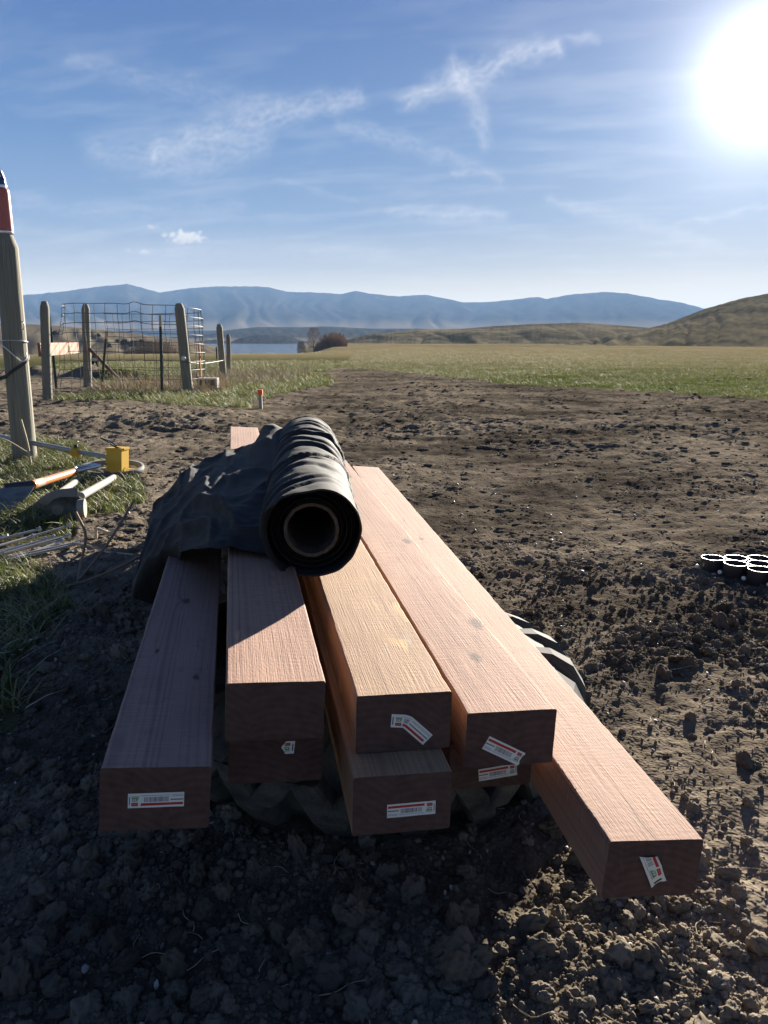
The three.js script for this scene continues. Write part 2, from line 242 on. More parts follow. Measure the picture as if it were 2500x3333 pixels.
ridge('lakeside_hill', [[-19, -.0045], [-13.5, -.002], [-12, .001], [-11, -.002], [-10.3, .0026], [-9, .0068], [-8, .0062], [-7, .0049], [-5.7, -.0015], [-4, -.004], [-2, -.006]], 2550, 300, 500, -11, { rough: .6, f: 4, g: 1.6, gully: 5, p: .8, nu: 220, nv: 24, color: (az, r, y) => { const m = clamp(.3 + 1.6 * fbm(az * 3, r * .01, 3)); return [lerp(.022, .05, m), lerp(.022, .045, m), lerp(.018, .032, m)]; } });
ridge('brown_hill', [[-60, .03], [-40, .028], [-30, .021], [-25.9, .0188], [-24.2, .0181], [-23.1, .0172], [-20.2, .0132], [-17.2, .0069], [-14.2, -.0004], [-12.6, -.006], [-11.5, -.011]], 900, 430, 420, -10.5, { rough: .5, f: 3, g: .9, gully: 5.5, p: .85, nu: 260, nv: 50, color: (az, r, y) => { const m = clamp(.5 + 1.6 * fbm(az * 1.3, r * .012, 4)); return [lerp(.085, .15, m), lerp(.072, .125, m), lerp(.052, .09, m)]; } });
ridge('sage_ridge', [[-7.2, -.0205], [-6, -.0145], [-4.4, -.0059], [-3, -.0002], [-1, .0073], [2.4, .013], [5.7, .014], [7.7, .0168], [10.6, .0195], [13.8, .0209], [16.3, .0179], [18.5, .0145], [20, .0106], [24, .006], [32, .004], [45, .002]], 950, 360, 400, -10, { rough: .7, f: 4, g: .5, gully: 7, p: .9, nu: 700, nv: 90, color: sage });
ridge('right_hill', [[10, -.006], [14, .001], [17.9, .0115], [19.6, .0186], [22, .0357], [24.1, .0464], [25.7, .0514], [30, .064], [38, .07], [48, .06], [60, .05]], 760, 400, 400, -6, { rough: 1.2, f: 3, g: 1.0, gully: 6, p: 1.15, nu: 620, nv: 110, color: (az, r, y) => sage(az, r, y, 1.3) });
// junipers on the brown hill
{
  const leaf = mat(.045, .05, .028, .95);
  const shapes = [0, 1].map((s) => { const rr = rng(50 + s), gs = []; for (let i = 0; i < 130; i++) { const a = rr() * 6.283, q = Math.pow(rr(), .5), y = rr() * 1.5, w = Math.sqrt(Math.max(.05, 1 - (y / 1.6) ** 2)) * 1.4; const t = new THREE.TetrahedronGeometry(.22 + .22 * rr()); t.rotateX(rr() * 6); t.rotateY(rr() * 6); t.translate(Math.cos(a) * q * w, .25 + y, Math.sin(a) * q * w); gs.push(t); } gs.push(cyl(.1, .16, .6, 5).translate(0, .1, 0)); return mergeGeometries(gs.map((g) => g.index ? g.toNonIndexed() : g)); });
  const spots = [[-20.6, 640, 1.7], [-19.9, 690, 1.2], [-18.7, 660, 1.3], [-18.2, 600, 1.9], [-17.6, 585, 2.2], [-17.1, 620, 1.9], [-16.7, 575, 2.0], [-16.1, 600, 1.7], [-15.6, 585, 1.6], [-22.6, 700, 1.5], [-19.3, 560, 1.3], [-16.4, 640, 1.5]];
  spots.forEach(([az, r, s], i) => { const o = single('juniper_shrub', shapes[i % 2], leaf, 'small dark juniper dotted on the brown hillside beyond the fence', 'shrub', 'junipers on the brown hillside'); o.position.set(r * Math.sin(az * D2R), hillAt.brown_hill(az, r) - .2, -r * Math.cos(az * D2R)); o.scale.setScalar(s * 1.25); o.rotation.y = i * 2.1; });
}
// leafless willow thickets by the lake and two bare trees
function thicket(name, label, az0, az1, r0, r1, n, hgt, seed, c) {
  const rr = rng(seed), p = [], idx = []; let k = 0;
  for (let i = 0; i < n; i++) {
    const az = lerp(az0, az1, rr()), r = lerp(r0, r1, rr()), X = r * Math.sin(az * D2R), Z = -r * Math.cos(az * D2R), Y = base(X, Z) - .3, e = Math.sin(Math.PI * clamp((az - az0) / (az1 - az0), .04, .96)), H = hgt * (.35 + .65 * Math.pow(e, .6)) * (.5 + .5 * rr()), lx = (rr() - .5) * H * .6, lz = (rr() - .5) * H * .5, w = (.10 + .12 * rr()) * r0 / 330;
    p.push(X - w, Y, Z, X + w, Y, Z, X + lx * .5 + w * .7, Y + H * .6, Z + lz * .5, X + lx, Y + H, Z + lz, X + lx * .5 - w * .7, Y + H * .6, Z + lz * .5); idx.push(k, k + 1, k + 2, k, k + 2, k + 4, k + 4, k + 2, k + 3); k += 5;
    for (let t = 0; t < 3; t++) { const q = .35 + .5 * rr(), bx = X + lx * q, by = Y + H * q, bz = Z + lz * q, tx = bx + (rr() - .5) * H * .4, ty = by + H * .3 * rr(), tz = bz + (rr() - .5) * H * .4; p.push(bx - w * .4, by, bz, bx + w * .4, by, bz, tx, ty, tz); idx.push(k, k + 1, k + 2); k += 3; }
  }
  const g = new THREE.BufferGeometry(); g.setAttribute('position', new THREE.Float32BufferAttribute(p, 3)); g.setIndex(idx); g.computeVertexNormals();
  const o = shade(new THREE.Mesh(g, mat(...c, 1))); o.name = name; o.userData = { kind: 'stuff', label, category: 'thicket' }; scene.add(o);
}
thicket('willow_thicket', 'grey leafless willow thicket by the lake behind the wire cage', -18.3, -14.3, 142, 158, 1500, 6.2, 5, [.24, .20, .16]);
thicket('willow_thicket_001', 'reddish brown leafless thicket at the foot of the sage ridge', -5.0, -2.7, 330, 350, 800, 7.5, 6, [.28, .20, .15]);
for (const [az, r, h, w, lab] of [[-6.0, 345, 9.5, 2.4, 'small bare tree standing alone at the lake edge'], [-5.1, 350, 12.5, 4, 'taller bare tree beside the reddish thicket at the lake']]) {
  const rr = rng(h * 10), x = r * Math.sin(az * D2R), z = -r * Math.cos(az * D2R), t = thing('bare_tree', lab, 'tree', [x, base(x, z) - .2, z]);
  part(t, 'trunk', cyl(.12, .3, h * .55, 7).translate(0, h * .27, 0), mat(.12, .095, .075, 1));
  const p = []; for (let i = 0; i < 620; i++) { const a = rr() * 6.283, q = Math.sqrt(rr()), y = h * (.3 + .7 * rr()), e = w * Math.sqrt(Math.max(0, 1 - ((y / h - .6) / .45) ** 2)) + .2, X = Math.cos(a) * q * e, Z = Math.sin(a) * q * e, s = .07; p.push(X * .7 - s, y - .9, Z * .7, X * .7 + s, y - .9, Z * .7, X, y, Z); }
  const g = new THREE.BufferGeometry(); g.setAttribute('position', new THREE.Float32BufferAttribute(p, 3)); g.computeVertexNormals(); part(t, 'crown', g, mat(.24, .2, .16, 1));
}

/* ================= timber beams ================= */
function woodTex(seed, c0, c1, knots, ringFreq) {
  return colorTex(256, 2048, (u, v) => {
    const y = v * 3.05, x = u * 0.14; let wx = x + .012 * n2(y * .8 + seed, 3) + .003 * n2(y * 3 + seed, x * 20), kn = 0;
    for (const [kx, ky, kr] of knots) { const dx = x - kx, dy = (y - ky) * .45, d = Math.hypot(dx, dy); wx += Math.sign(dx || 1) * kr * 1.3 * Math.exp(-((d / (kr * 1.8)) ** 2)); kn = Math.max(kn, smooth(kr * 1.25, kr * .5, d + kr * .5 * n2(x * 180, y * 90)) * (.6 + .5 * Math.abs(Math.sin(d / kr * 9)))); }
    const ring = .5 + .5 * Math.sin((wx * ringFreq + 1.6 * n2(y * .35 + seed, seed * 3 + x * 22) + .9 * n2(y * .2, x * 60 + seed)) * 6.283), late = Math.pow(ring, 2.5) * (.35 + 1.1 * clamp(.5 + 1.4 * n2(x * 25 + seed, y * .6)));
    const fine = n2(x * 900 + seed * 9, y * 7), saw = n2(x * 22 + y * 3, y * 170 + seed + 1.5 * n2(y * 9, seed)) * clamp(.5 + 1.5 * n2(x * 12 + 5, y * 1.7 + seed)) , blot = fbm(x * 9 + seed, y * 2.1, 4), dirt = fbm(x * 40 + seed, y * 16, 4);
    let m = clamp(.60 - .36 * late + .22 * fine + .34 * saw + .6 * blot, 0, 1.2);
    let c = c0.map((a, i) => lerp(a, c1[i], m)); const dk = smooth(.15, .5, dirt + blot * .5) * .28; c = c.map((a) => a * (1 - dk));
    const red = smooth(.22, .5, fbm(x * 14 + seed * 5, y * 2.6 + 7, 3)) * .55; c = [c[0] * (1 - .12 * red), c[1] * (1 - .4 * red), c[2] * (1 - .38 * red)]; if (seed === 3) { const ye = smooth(.12, .3, fbm(x * 24 + 3, y * 7, 3)) * smooth(.07, .11, x) * smooth(.9, .2, y); c = [lerp(c[0], .47, ye * .7), lerp(c[1], .30, ye * .7), lerp(c[2], .11, ye * .7)]; const bl = smooth(.2, .36, fbm(x * 30 + 8, y * 9 + 2, 3)) * smooth(.05, .09, x) * smooth(.6, .1, y); c = [lerp(c[0], .27, bl * .7), lerp(c[1], .25, bl * .7), lerp(c[2], .19, bl * .7)]; } if (seed === 5) { const cx = .072 + .006 * n2(y * 12, 3) + .012 * (y - .2); if (y < .16 && Math.abs(x - cx) < .0008 * smooth(.16, .08, y)) c = [.06, .03, .02]; } const speck = n2(x * 420 + seed, y * 420) > .56 && n2(x * 30, y * 12) > .05 ? .45 : 1; c = c.map((v) => v * speck); if (kn > 0) c = c.map((a, i) => lerp(a, [.07, .03, .022][i] * (1 + .8 * n2(x * 260, y * 120)), clamp(kn * 1.05)));
    return c;
  });
}
const PINK = [[.185, .092, .062], [.38, .22, .145]], TAN = [[.195, .106, .058], [.385, .242, .135]], MAUVE = [[.17, .095, .074], [.33, .21, .165]];
const woods = [woodTex(1, ...MAUVE, [[.07, .73, .009], [.035, .42, .005], [.11, .30, .006], [.1, 2.1, .01]], 75), woodTex(2, ...PINK, [[.10, 1.9, .01]], 90), woodTex(3, ...TAN, [[.05, .66, .009], [.1, .95, .007], [.04, 2.2, .012]], 110), woodTex(4, ...PINK, [[.125, .36, .015], [.075, .20, .010], [.12, .99, .013], [.05, 1.6, .010], [.1, 2.0, .011]], 62), woodTex(5, [.185, .095, .064], [.38, .225, .148], [[.07, 1.6, .01]], 70)];
const woodBump = grayTex(256, 2048, (u, v) => { const x = u * .14, y = v * 3.05; return .5 + .3 * n2(x * 22 + y * 3, y * 170) * clamp(.5 + 1.5 * n2(x * 12, y * 1.7)) + .4 * n2(x * 700, y * 9) + .25 * n2(x * 300, y * 130); });
const endTex = colorTex(256, 256, (u, v) => { const r = Math.hypot(u - .3, (v + .9) * .8), ring = .5 + .5 * Math.sin(r * 95 + 3 * n2(u * 3, v * 3)), f = fbm(u * 7, v * 7, 4), s = n2(u * 90, v * 90); const m = clamp(.5 + .25 * (ring - .5) + .8 * f + .2 * s); return [lerp(.05, .115, m), lerp(.026, .062, m), lerp(.02, .046, m)]; });
const endBump = grayTex(256, 256, (u, v) => .5 + .5 * fbm(u * 60, v * 20, 3));
const woodMats = woods.map((t) => new THREE.MeshStandardMaterial({ map: t, bumpMap: woodBump, bumpScale: .0010, roughness: .85 }));
const endMat = new THREE.MeshStandardMaterial({ map: endTex, bumpMap: endBump, bumpScale: .001, roughness: .9 });
const BW = .14, BH = .089, BL = 3.05;
function beamGeo(seed) {                               // origin at near top middle, running to -z
  const prof = [], rd = .0035; const corner = (cx, cy, a0) => { for (let k = 0; k <= 3; k++) { const a = (a0 + k * 30) * D2R; prof.push([cx + rd * Math.cos(a), cy + rd * Math.sin(a)]); } };
  const edge = (x0, y0, x1, y1, n) => { for (let k = 1; k < n; k++) prof.push([lerp(x0, x1, k / n), lerp(y0, y1, k / n)]); };
  const hw = BW / 2 - rd, y0 = -BH + rd, y1 = -rd;
  corner(-hw, y1, 90); prof.reverse(); const first = prof.splice(0); prof.push(...first);        // top left, running clockwise over the top
  edge(-hw, 0, hw, 0, 6);
  const add = (cx, cy, a0) => { const t = []; for (let k = 0; k <= 3; k++) { const a = (a0 - k * 30) * D2R; t.push([cx + rd * Math.cos(a), cy + rd * Math.sin(a)]); } prof.push(...t); };
  add(hw, y1, 90); edge(hw + rd, y1, hw + rd, y0, 4); add(hw, y0, 0); edge(hw, -BH, -hw, -BH, 6); add(-hw, y0, 270); edge(-hw - rd, y0, -hw - rd, y1, 4);
  prof.push(prof[0]); const acc = [0]; for (let i = 1; i < prof.length; i++) acc.push(acc[i - 1] + Math.hypot(prof[i][0] - prof[i - 1][0], prof[i][1] - prof[i - 1][1]));
  const N = prof.length - 1, S = 120;
  const pt = (i, t) => { const [x, y] = prof[i === N ? 0 : i], s = t * BL, nx = x / BW * 2, cornerness = Math.abs(nx) > .9 && (y > -.006 || y < -BH + .006) ? 1 : 0; const e = .0009 * n2(s * 9 + seed * 7, i * .7) + cornerness * .0016 * Math.min(0, n2(s * 40 + seed, x * 50 + y * 30)) ; return [x + Math.sign(x) * e, y + (y > -BH / 2 ? 1 : -1) * e, -s]; };
  const body = grid(N, S, (u, v) => pt(Math.round(u * N), v), (u, v) => [acc[Math.round(u * N)] / BW, v]);
  const ends = [];
  for (const t of [0, 1]) { const c = grid(N, 6, (u, v) => { const p = pt(Math.round(u * N), t); const q = v; return [p[0] * (1 - q), lerp(p[1], -BH / 2, q), p[2] + (t ? -1 : 1) * .0006 * Math.sin(q * 3)]; }); const P = c.attributes.position, U = c.attributes.uv; for (let i = 0; i < P.count; i++) U.setXY(i, P.getX(i) / BW + .5 + seed * .37, P.getY(i) / BW + seed * .21); if (t) { const a = c.index.array; for (let i = 0; i < a.length; i += 3) [a[i], a[i + 1]] = [a[i + 1], a[i]]; } c.computeVertexNormals(); ends.push(c); }
  return [body, mergeGeometries(ends)];
}
// printed paper tag: white, red bar, red block, green mark, bar code, small unreadable print
const tagCanvas = document.createElement('canvas'); tagCanvas.width = 512; tagCanvas.height = 148;
{
  const c = tagCanvas.getContext('2d'); const r = rng(31);
  c.fillStyle = '#dcdcd2'; c.fillRect(0, 0, 512, 148); c.fillStyle = '#b5291f'; c.fillRect(26, 20, 336, 26); c.fillStyle = '#a3231b'; c.fillRect(384, 20, 64, 34);
  c.fillStyle = '#c9877e'; for (let i = 0; i < 5; i++) c.fillRect(392 + i * 10, 32, 6, 11);
  c.fillStyle = '#7b9a72'; c.beginPath(); c.moveTo(375, 108); c.lineTo(392, 66); c.lineTo(438, 66); c.lineTo(446, 108); c.closePath(); c.fill(); c.fillStyle = '#dcdcd2'; c.fillRect(402, 74, 9, 18); c.fillRect(420, 74, 8, 18); c.fillStyle = '#5d7b55'; c.fillRect(380, 100, 64, 6); c.fillRect(372, 114, 78, 5);
  c.fillStyle = '#23242a'; let x = 172; while (x < 342) { const w = 1 + Math.floor(r() * 4); c.fillRect(x, 58, w, 50); x += w + 1 + Math.floor(r() * 5); }
  x = 18; while (x < 146) { const w = 6 + Math.floor(r() * 6); c.fillRect(x, 70, w, 12); x += w + 2; }
  c.fillStyle = '#50535c'; for (const [y, a, b] of [[108, 14, 145], [122, 14, 140], [120, 160, 366]]) { x = a; while (x < b) { const w = 4 + Math.floor(r() * 9); c.fillRect(x, y, w, 5); x += w + 3; } }
  c.fillStyle = '#17120f'; c.fillRect(470, 32, 14, 84);
}
const tagTex = finish(new THREE.CanvasTexture(tagCanvas), true); tagTex.wrapS = tagTex.wrapT = THREE.ClampToEdgeWrapping;
const tagMat = new THREE.MeshStandardMaterial({ map: tagTex, roughness: .55 });
function tagGeo(path, width, u0, u1, o = {}) {         // path: points (x, y) on the end face along the print's left-to-right
  const c = new THREE.CatmullRomCurve3(path.map(([x, y, z = 0]) => V(x, y, z)), false, 'catmullrom', .12);
  return shell(24, 6, (u, v) => { const p = c.getPoint(u), t = c.getTangent(u), nx = -t.y, ny = t.x, e = o.tear ? o.tear(u, v) : [0, 0]; const w = (v - .5) * width; return [p.x + nx * w + t.x * e[0] + nx * e[1], p.y + ny * w + t.y * e[0] + ny * e[1], .0009 + p.z + .0006 * n2(u * 4 + path[0][0] * 90, v * 3) + (o.curl ? o.curl(u, v) : 0)]; }, .0003, (u, v) => [lerp(u0, u1, u), v]);
}
const beamLine = (o) => (z) => { const s = (o.p[2] - z); return [o.p[0] + o.yaw * s, o.p[1] + o.pitch * s]; };
const BEAMS = {
  left: { p: [-.296, .377, -.905], yaw: -.197, pitch: -.030, roll: -.095, tex: 0 },
  half: { p: [-.152, .4485, -1.008], yaw: -.1925, pitch: .010, roll: -.062, tex: 1 },
  mid: { p: [.030, .424, -1.022], yaw: -.1756, pitch: -.010, roll: -.028, tex: 2 },
  right: { p: [.1915, .381, -1.053], yaw: -.181, pitch: .004, roll: -.036, tex: 3 },
  out: { p: [.376, .2495, -.933], yaw: -.157, pitch: .010, roll: -.082, tex: 4 },
};
const under = (o, dz, dx, dy, roll, tex) => { const [x, y] = beamLine(o)(o.p[2] - dz); return { p: [x + dx + o.roll * BH, y - BH - .0015 + dy, o.p[2] - dz], yaw: o.yaw, pitch: o.pitch, roll: o.roll, tex }; };
BEAMS.torn = under(BEAMS.half, .035, .006, 0, 0, 1);
BEAMS.jut = under(BEAMS.mid, -.064, -.012, 0, 0, 2);
BEAMS.recess = under(BEAMS.right, .085, .004, 0, 0, 3);
function beam(key, label, seed) {
  const o = BEAMS[key], t = thing('wood_beam', label, 'beam', o.p, 'stack of stained timber beams');
  const dir = V(o.yaw, o.pitch, -1).normalize(), z = dir.clone().negate(), x = V(0, 1, 0).cross(z).normalize(), y = z.clone().cross(x);
  t.setRotationFromMatrix(new THREE.Matrix4().makeBasis(x, y, z)); t.rotateZ(o.roll);
  const [b, e] = beamGeo(seed); part(t, 'timber', b, woodMats[o.tex]); part(t, 'end_grain', e, endMat, 'dark brown sawn end'); return t;
}
const tagOn = (t, label, geo) => part(t, 'price_tag', geo, tagMat, label);
const beams = {
  left: beam('left', 'stained beam lying lowest at the left of the stack, shaded, a straight white tag low on its end', 1),
  half: beam('half', 'untagged beam of the top layer, half shaded, next to the left beam', 2),
  mid: beam('mid', 'yellowish middle beam of the top layer with a bent tag on its end', 3),
  right: beam('right', 'right hand beam of the top layer with a slanting tag on its end', 4),
  out: beam('out', 'low beam fanning out to the lower right with a torn tag, nearest the right', 5),
  torn: beam('torn', 'dark lower beam with a small torn tag scrap, under the untagged beam', 6),
  jut: beam('jut', 'lower beam jutting out under the middle beam with a straight tag, red bar on top', 7),
  recess: beam('recess', 'recessed lower beam whose tag peeks out under the right top beam', 8),
};
{
  const m = .14 / 214;
  tagOn(beams.left, 'white tag hung upside down', tagGeo([[.0365, -.0455], [-.0345, -.0465]], .0205, 0, 1));
  tagOn(beams.mid, 'crumpled white tag bent in the middle', tagGeo([[.0365, -.0745], [.006, -.045, .0012], [-.001, -.0415, .002], [-.019, -.0405]], .0205, 0, 1));
  tagOn(beams.right, 'white tag set at a slant, notched at one end', tagGeo([[-.0385, -.0485], [.0205, -.0805]], .0225, 0, 1, { tear: (u, v) => [u > .95 && v > .22 && v < .78 ? -.0022 : 0, 0] }));
  tagOn(beams.jut, 'straight white tag with its red bar on top', tagGeo([[-.0215, -.0545], [.0475, -.0535]], .0205, 0, 1));
  tagOn(beams.recess, 'white tag half hidden under the beam above', tagGeo([[-.020, -.0665], [.045, -.0595]], .0215, 0, 1));
  tagOn(beams.out, 'torn and crumpled half of a tag', tagGeo([[-.011, -.0235, .001], [.000, -.044, .0025], [.0125, -.0685, .001]], .0235, .5, 1, { tear: (u, v) => [(u < .2 ? (v - .5) * .012 : 0) + (u > .92 && v > .2 && v < .8 ? -.002 : 0), 0], curl: (u, v) => .003 * (1 - u) * (1 - u) * v + .0012 * Math.sin(u * 9 + v * 4) }));
  tagOn(beams.torn, 'torn scrap of a tag', tagGeo([[.006, -.030, .0005], [.0265, -.0315, .0005]], .0205, .66, 1, { tear: (u, v) => [(u < .35 ? .008 * Math.abs(v - .55) * (1 - u) * 2 : 0), 0], curl: (u, v) => .002 * (1 - u) }));
}

/* ================= tyre under the beams ================= */
{
  const t = thing('worn_tyre', 'dusty worn lugged tyre lying flat under the stack of beams', 'tyre', [-.06, .0, -1.77]);
  t.rotation.z = -.072; t.position.y = -.006; t.scale.set(1.06, .97, 1.06);
  const rubber = new THREE.MeshStandardMaterial({ map: colorTex(512, 256, (u, v) => { const m = clamp(.45 + 1.3 * tile((a, b) => fbm(a, b, 5), u, v, 9) + .3 * tile(n2, u, v, 90)); return [lerp(.018, .12, m), lerp(.019, .112, m), lerp(.019, .088, m)]; }), roughness: .85 });
  rubber.map.repeat.set(6, 1);
  const prof = [[.275, .02], [.27, .06], [.285, .10], [.285, .13], [.272, .185], [.278, .205], [.31, .214], [.345, .224], [.352, .220], [.358, .224], [.395, .222], [.43, .207], [.458, .175], [.468, .12], [.462, .06], [.43, .02], [.36, .004], [.30, .01], [.275, .02]].map(([x, y]) => new THREE.Vector2(x, y));
  part(t, 'carcass', new THREE.LatheGeometry(prof, 128), rubber);
  const st = [[.385, .219, 0, .052, .004], [.425, .213, .02, .058, .012], [.462, .19, .05, .062, .02], [.486, .155, .09, .063, .02], [.492, .11, .15, .063, .02], [.490, .085, .19, .06, .02]];
  for (let s = 0; s < 2; s++) for (let i = 0; i < 22; i++) {
    const p = []; const a0 = (i + s * .5) / 22 * 6.2832;
    const Q = st.map(([r, y, da, w, th], k) => { const [r2, y2] = st[Math.min(k + 1, 5)], [r1, y1] = st[Math.max(k - 1, 0)]; let nx = y1 - y2, ny = r2 - r1; const l = Math.hypot(nx, ny); nx /= l; ny /= l; const out = []; for (const [sa, off] of [[-1, -.03], [-.92, th * .6], [-.75, th], [.75, th], [.92, th * .6], [1, -.03]]) { const R0 = r + nx * off, Y0 = y + ny * off, A = a0 + da + sa * w; const yy = s ? .228 - Y0 : Y0; out.push([R0 * Math.cos(A), yy, R0 * Math.sin(A)]); } return out; });
    const tri = (a, b, c) => s ? p.push(...a, ...c, ...b) : p.push(...a, ...b, ...c), quad = (a, b, c, d) => { tri(a, b, c); tri(a, c, d); };
    for (let k = 0; k < 5; k++) for (let j = 0; j < 5; j++) quad(Q[k][j], Q[k][j + 1], Q[k + 1][j + 1], Q[k + 1][j]);
    for (const e of [0, 5]) for (let j = 1; j < 5; j++) e ? tri(Q[e][0], Q[e][j], Q[e][j + 1]) : tri(Q[e][0], Q[e][j + 1], Q[e][j]);
    const g = new THREE.BufferGeometry(); g.setAttribute('position', new THREE.Float32BufferAttribute(p, 3)); const uv = []; for (let q = 0; q < p.length; q += 3) uv.push(Math.atan2(p[q + 2], p[q]) / 6.2832, p[q + 1] * 3 + Math.hypot(p[q], p[q + 2]) * 2); g.setAttribute('uv', new THREE.Float32BufferAttribute(uv, 2)); g.computeVertexNormals();
    part(t, 'tread_lug', g, rubber);
  }
}

{
  const b = single('support_block', jitter(new THREE.BoxGeometry(.62, .185, .14, 12, 3, 3), .003, 11), woodMats[0], 'short timber offcut laid crosswise under the far end of the beam stack', 'block'); b.position.set(-.37, .09, -3.42);
}
/* ================= fabric roll ================= */
{
  const A = V(-.150, .535, -1.545), B = V(-.284, .562, -2.80), ax = B.clone().sub(A), L = ax.length(); ax.normalize();
  const ex = V(0, 1, 0).cross(ax).negate().normalize(), ey = ax.clone().cross(ex).negate(); if (ey.y < 0) ey.negate();
  const t = thing('fabric_roll', 'roll of black landscape fabric with its loose end draped over the beams', 'fabric roll', A.toArray());
  const W = (x, y, s) => [ex.x * x + ey.x * y + ax.x * s, ex.y * x + ey.y * y + ax.y * s, ex.z * x + ey.z * y + ax.z * s];
  const weave = grayTex(256, 256, (u, v) => .5 + .25 * Math.sin(u * 6.283 * 64) * Math.sin(v * 6.283 * 64) + .3 * tile((a, b) => fbm(a, b, 4), u, v, 24));
  const dusty = colorTex(512, 512, (u, v) => { const m = clamp(.3 + 1.1 * tile((a, b) => fbm(a, b, 5), u, v, 7) + .35 * tile(n2, u, v, 110)); return [lerp(.015, .038, m), lerp(.016, .036, m), lerp(.018, .031, m)]; });
  const cloth = new THREE.MeshPhysicalMaterial({ map: dusty, bumpMap: weave, bumpScale: .0012, roughness: .8, sheen: .3, sheenRoughness: .5, sheenColor: col(.13, .12, .095), specularIntensity: .5, side: THREE.DoubleSide });
  const cr0 = rng(61), creases = [...Array(15)].map((_, i) => ({ s: -.02 + i * .088 + .05 * (cr0() - .5), k: .02 + .05 * cr0(), a: 6.28 * cr0(), w: .007 + .012 * cr0(), d: .004 + .008 * cr0() * cr0() + (i === 1 || i === 5 || i === 9 ? .005 : 0), c: .6 + 2.6 * cr0(), e: .7 + 1.4 * cr0() }));
  const wr = (a, s) => { // irregular slanting creases round the roll
    let h = .008 * n2(s * 3.1 + 8, Math.cos(a) * 1.2 + 4) + .004 * n2(s * 9, a * 1.3) + .0016 * n2(s * 30, a * 4);
    for (const c of creases) { const da = Math.atan2(Math.sin(a - c.c), Math.cos(a - c.c)), t = (s - c.s - c.k * Math.sin(a - c.a) - .012 * n2(a * 1.7 + c.s * 40, 2)) / c.w, f = Math.exp(-((da / c.e) ** 2)); h += f * c.d * (Math.exp(-((t - 1.4) ** 2) * .7) * .8 - Math.exp(-t * t * 1.6)); }
    return h;
  };
  const rad = (a, s) => .0965 + wr(a, s) + .004 * Math.sin(a * 2 + 1) - .012 * smooth(L - .12, L, s);
  const lip = (a) => -.006 - .050 * Math.pow(Math.max(0, Math.sin(a + .15)), 1.5) + .008 * n2(Math.cos(a) * 2, Math.sin(a) * 2);
  part(t, 'rolled_layers', shell(120, 170, (u, v) => { const a = u * 6.2832 + .4, s = lerp(lip(a), L, v), r = rad(a, s) * (1 + .02 * u) ; return W(Math.cos(a) * r, Math.sin(a) * r, s); }, .004, (u, v) => [u * 1.26, v * 2.4]), cloth);
  // wound ends: spiral edges of the inner layers
  const spiral = (s0, dirn) => shell(420, 3, (u, v) => { const a = u * 6.2832 * 7 + .4, r = lerp(.0525, .0905, u), s = s0 + dirn * (.010 * Math.sin(a * .5 + u * 3) + .006 * n2(a, u * 5)); return W(Math.cos(a) * r, Math.sin(a) * r, v < .5 ? s : s - dirn * (v - .33) * .6); }, .0022, (u, v) => [u * 12, v]);
  part(t, 'wound_edge', spiral(.028, -1), cloth);
  const back = grid(48, 8, (u, v) => { const a = u * 6.2832, r = lerp(.049, .094, v); return W(Math.cos(a) * r, Math.sin(a) * r, .06); }); const back2 = grid(48, 8, (u, v) => { const a = u * 6.2832, r = lerp(.0, .092, v); return W(Math.cos(a) * r, Math.sin(a) * r, L - .05); });
  part(t, 'inner_layers', back, cloth); part(t, 'end_light_stop', back2, cloth);  // far layers, closed over the core as an added stop for light
  const board = new THREE.MeshStandardMaterial({ map: colorTex(128, 128, (u, v) => { const m = clamp(.5 + 1.2 * fbm(u * 8, v * 8, 4)); return [lerp(.035, .11, m), lerp(.027, .085, m), lerp(.02, .058, m)]; }), roughness: .95, side: THREE.DoubleSide });
  part(t, 'core_tube', shell(72, 40, (u, v) => { const a = u * 6.2832, s = lerp(.004 + .006 * n2(Math.cos(a) * 4, Math.sin(a) * 4), L - .02, v), r = .0505 + .0016 * n2(a * 3, s * 4); return W(Math.cos(a) * r, Math.sin(a) * r, s); }, .007), board, 'tan cardboard core');
  // loose end: from the roll over the beams, hanging down at the left
  const ctl = [[[-.205, .462, -1.60], [-.315, .470, -1.628], [-.393, .462, -1.657], [-.495, .405, -1.84], [-.572, .30, -2.053], [-.667, .15, -2.18]],
    [[-.225, .53, -1.721], [-.348, .508, -1.759], [-.426, .478, -1.836], [-.524, .42, -1.988], [-.64, .325, -2.07], [-.737, .19, -2.15]],
    [[-.255, .555, -1.952], [-.393, .532, -1.972], [-.474, .502, -2.059], [-.575, .45, -2.202], [-.665, .38, -2.32], [-.767, .29, -2.44]],
    [[-.29, .57, -2.2], [-.43, .53, -2.384], [-.535, .50, -2.50], [-.624, .46, -2.525], [-.723, .38, -2.647], [-.859, .29, -2.758]],
    [[-.335, .61, -2.72], [-.46, .535, -2.90], [-.585, .49, -2.93], [-.70, .46, -2.90], [-.771, .41, -2.87], [-.845, .32, -2.85]]];
  const cr = (p0, p1, p2, p3, x) => .5 * (2 * p1 + (p2 - p0) * x + (2 * p0 - 5 * p1 + 4 * p2 - p3) * x * x + (3 * p1 - p0 - 3 * p2 + p3) * x * x * x);
  const sample = (arr, f, get) => { const n = arr.length - 1, i = Math.min(n - 1, Math.floor(f * n)), x = f * n - i, g = (k) => get(arr[clamp(k, 0, n)]); return cr(g(i - 1), g(i), g(i + 1), g(i + 2), x); };
  const P = (u, v) => [0, 1, 2].map((k) => sample(ctl, v, (row) => sample(row, u, (q) => q[k])));
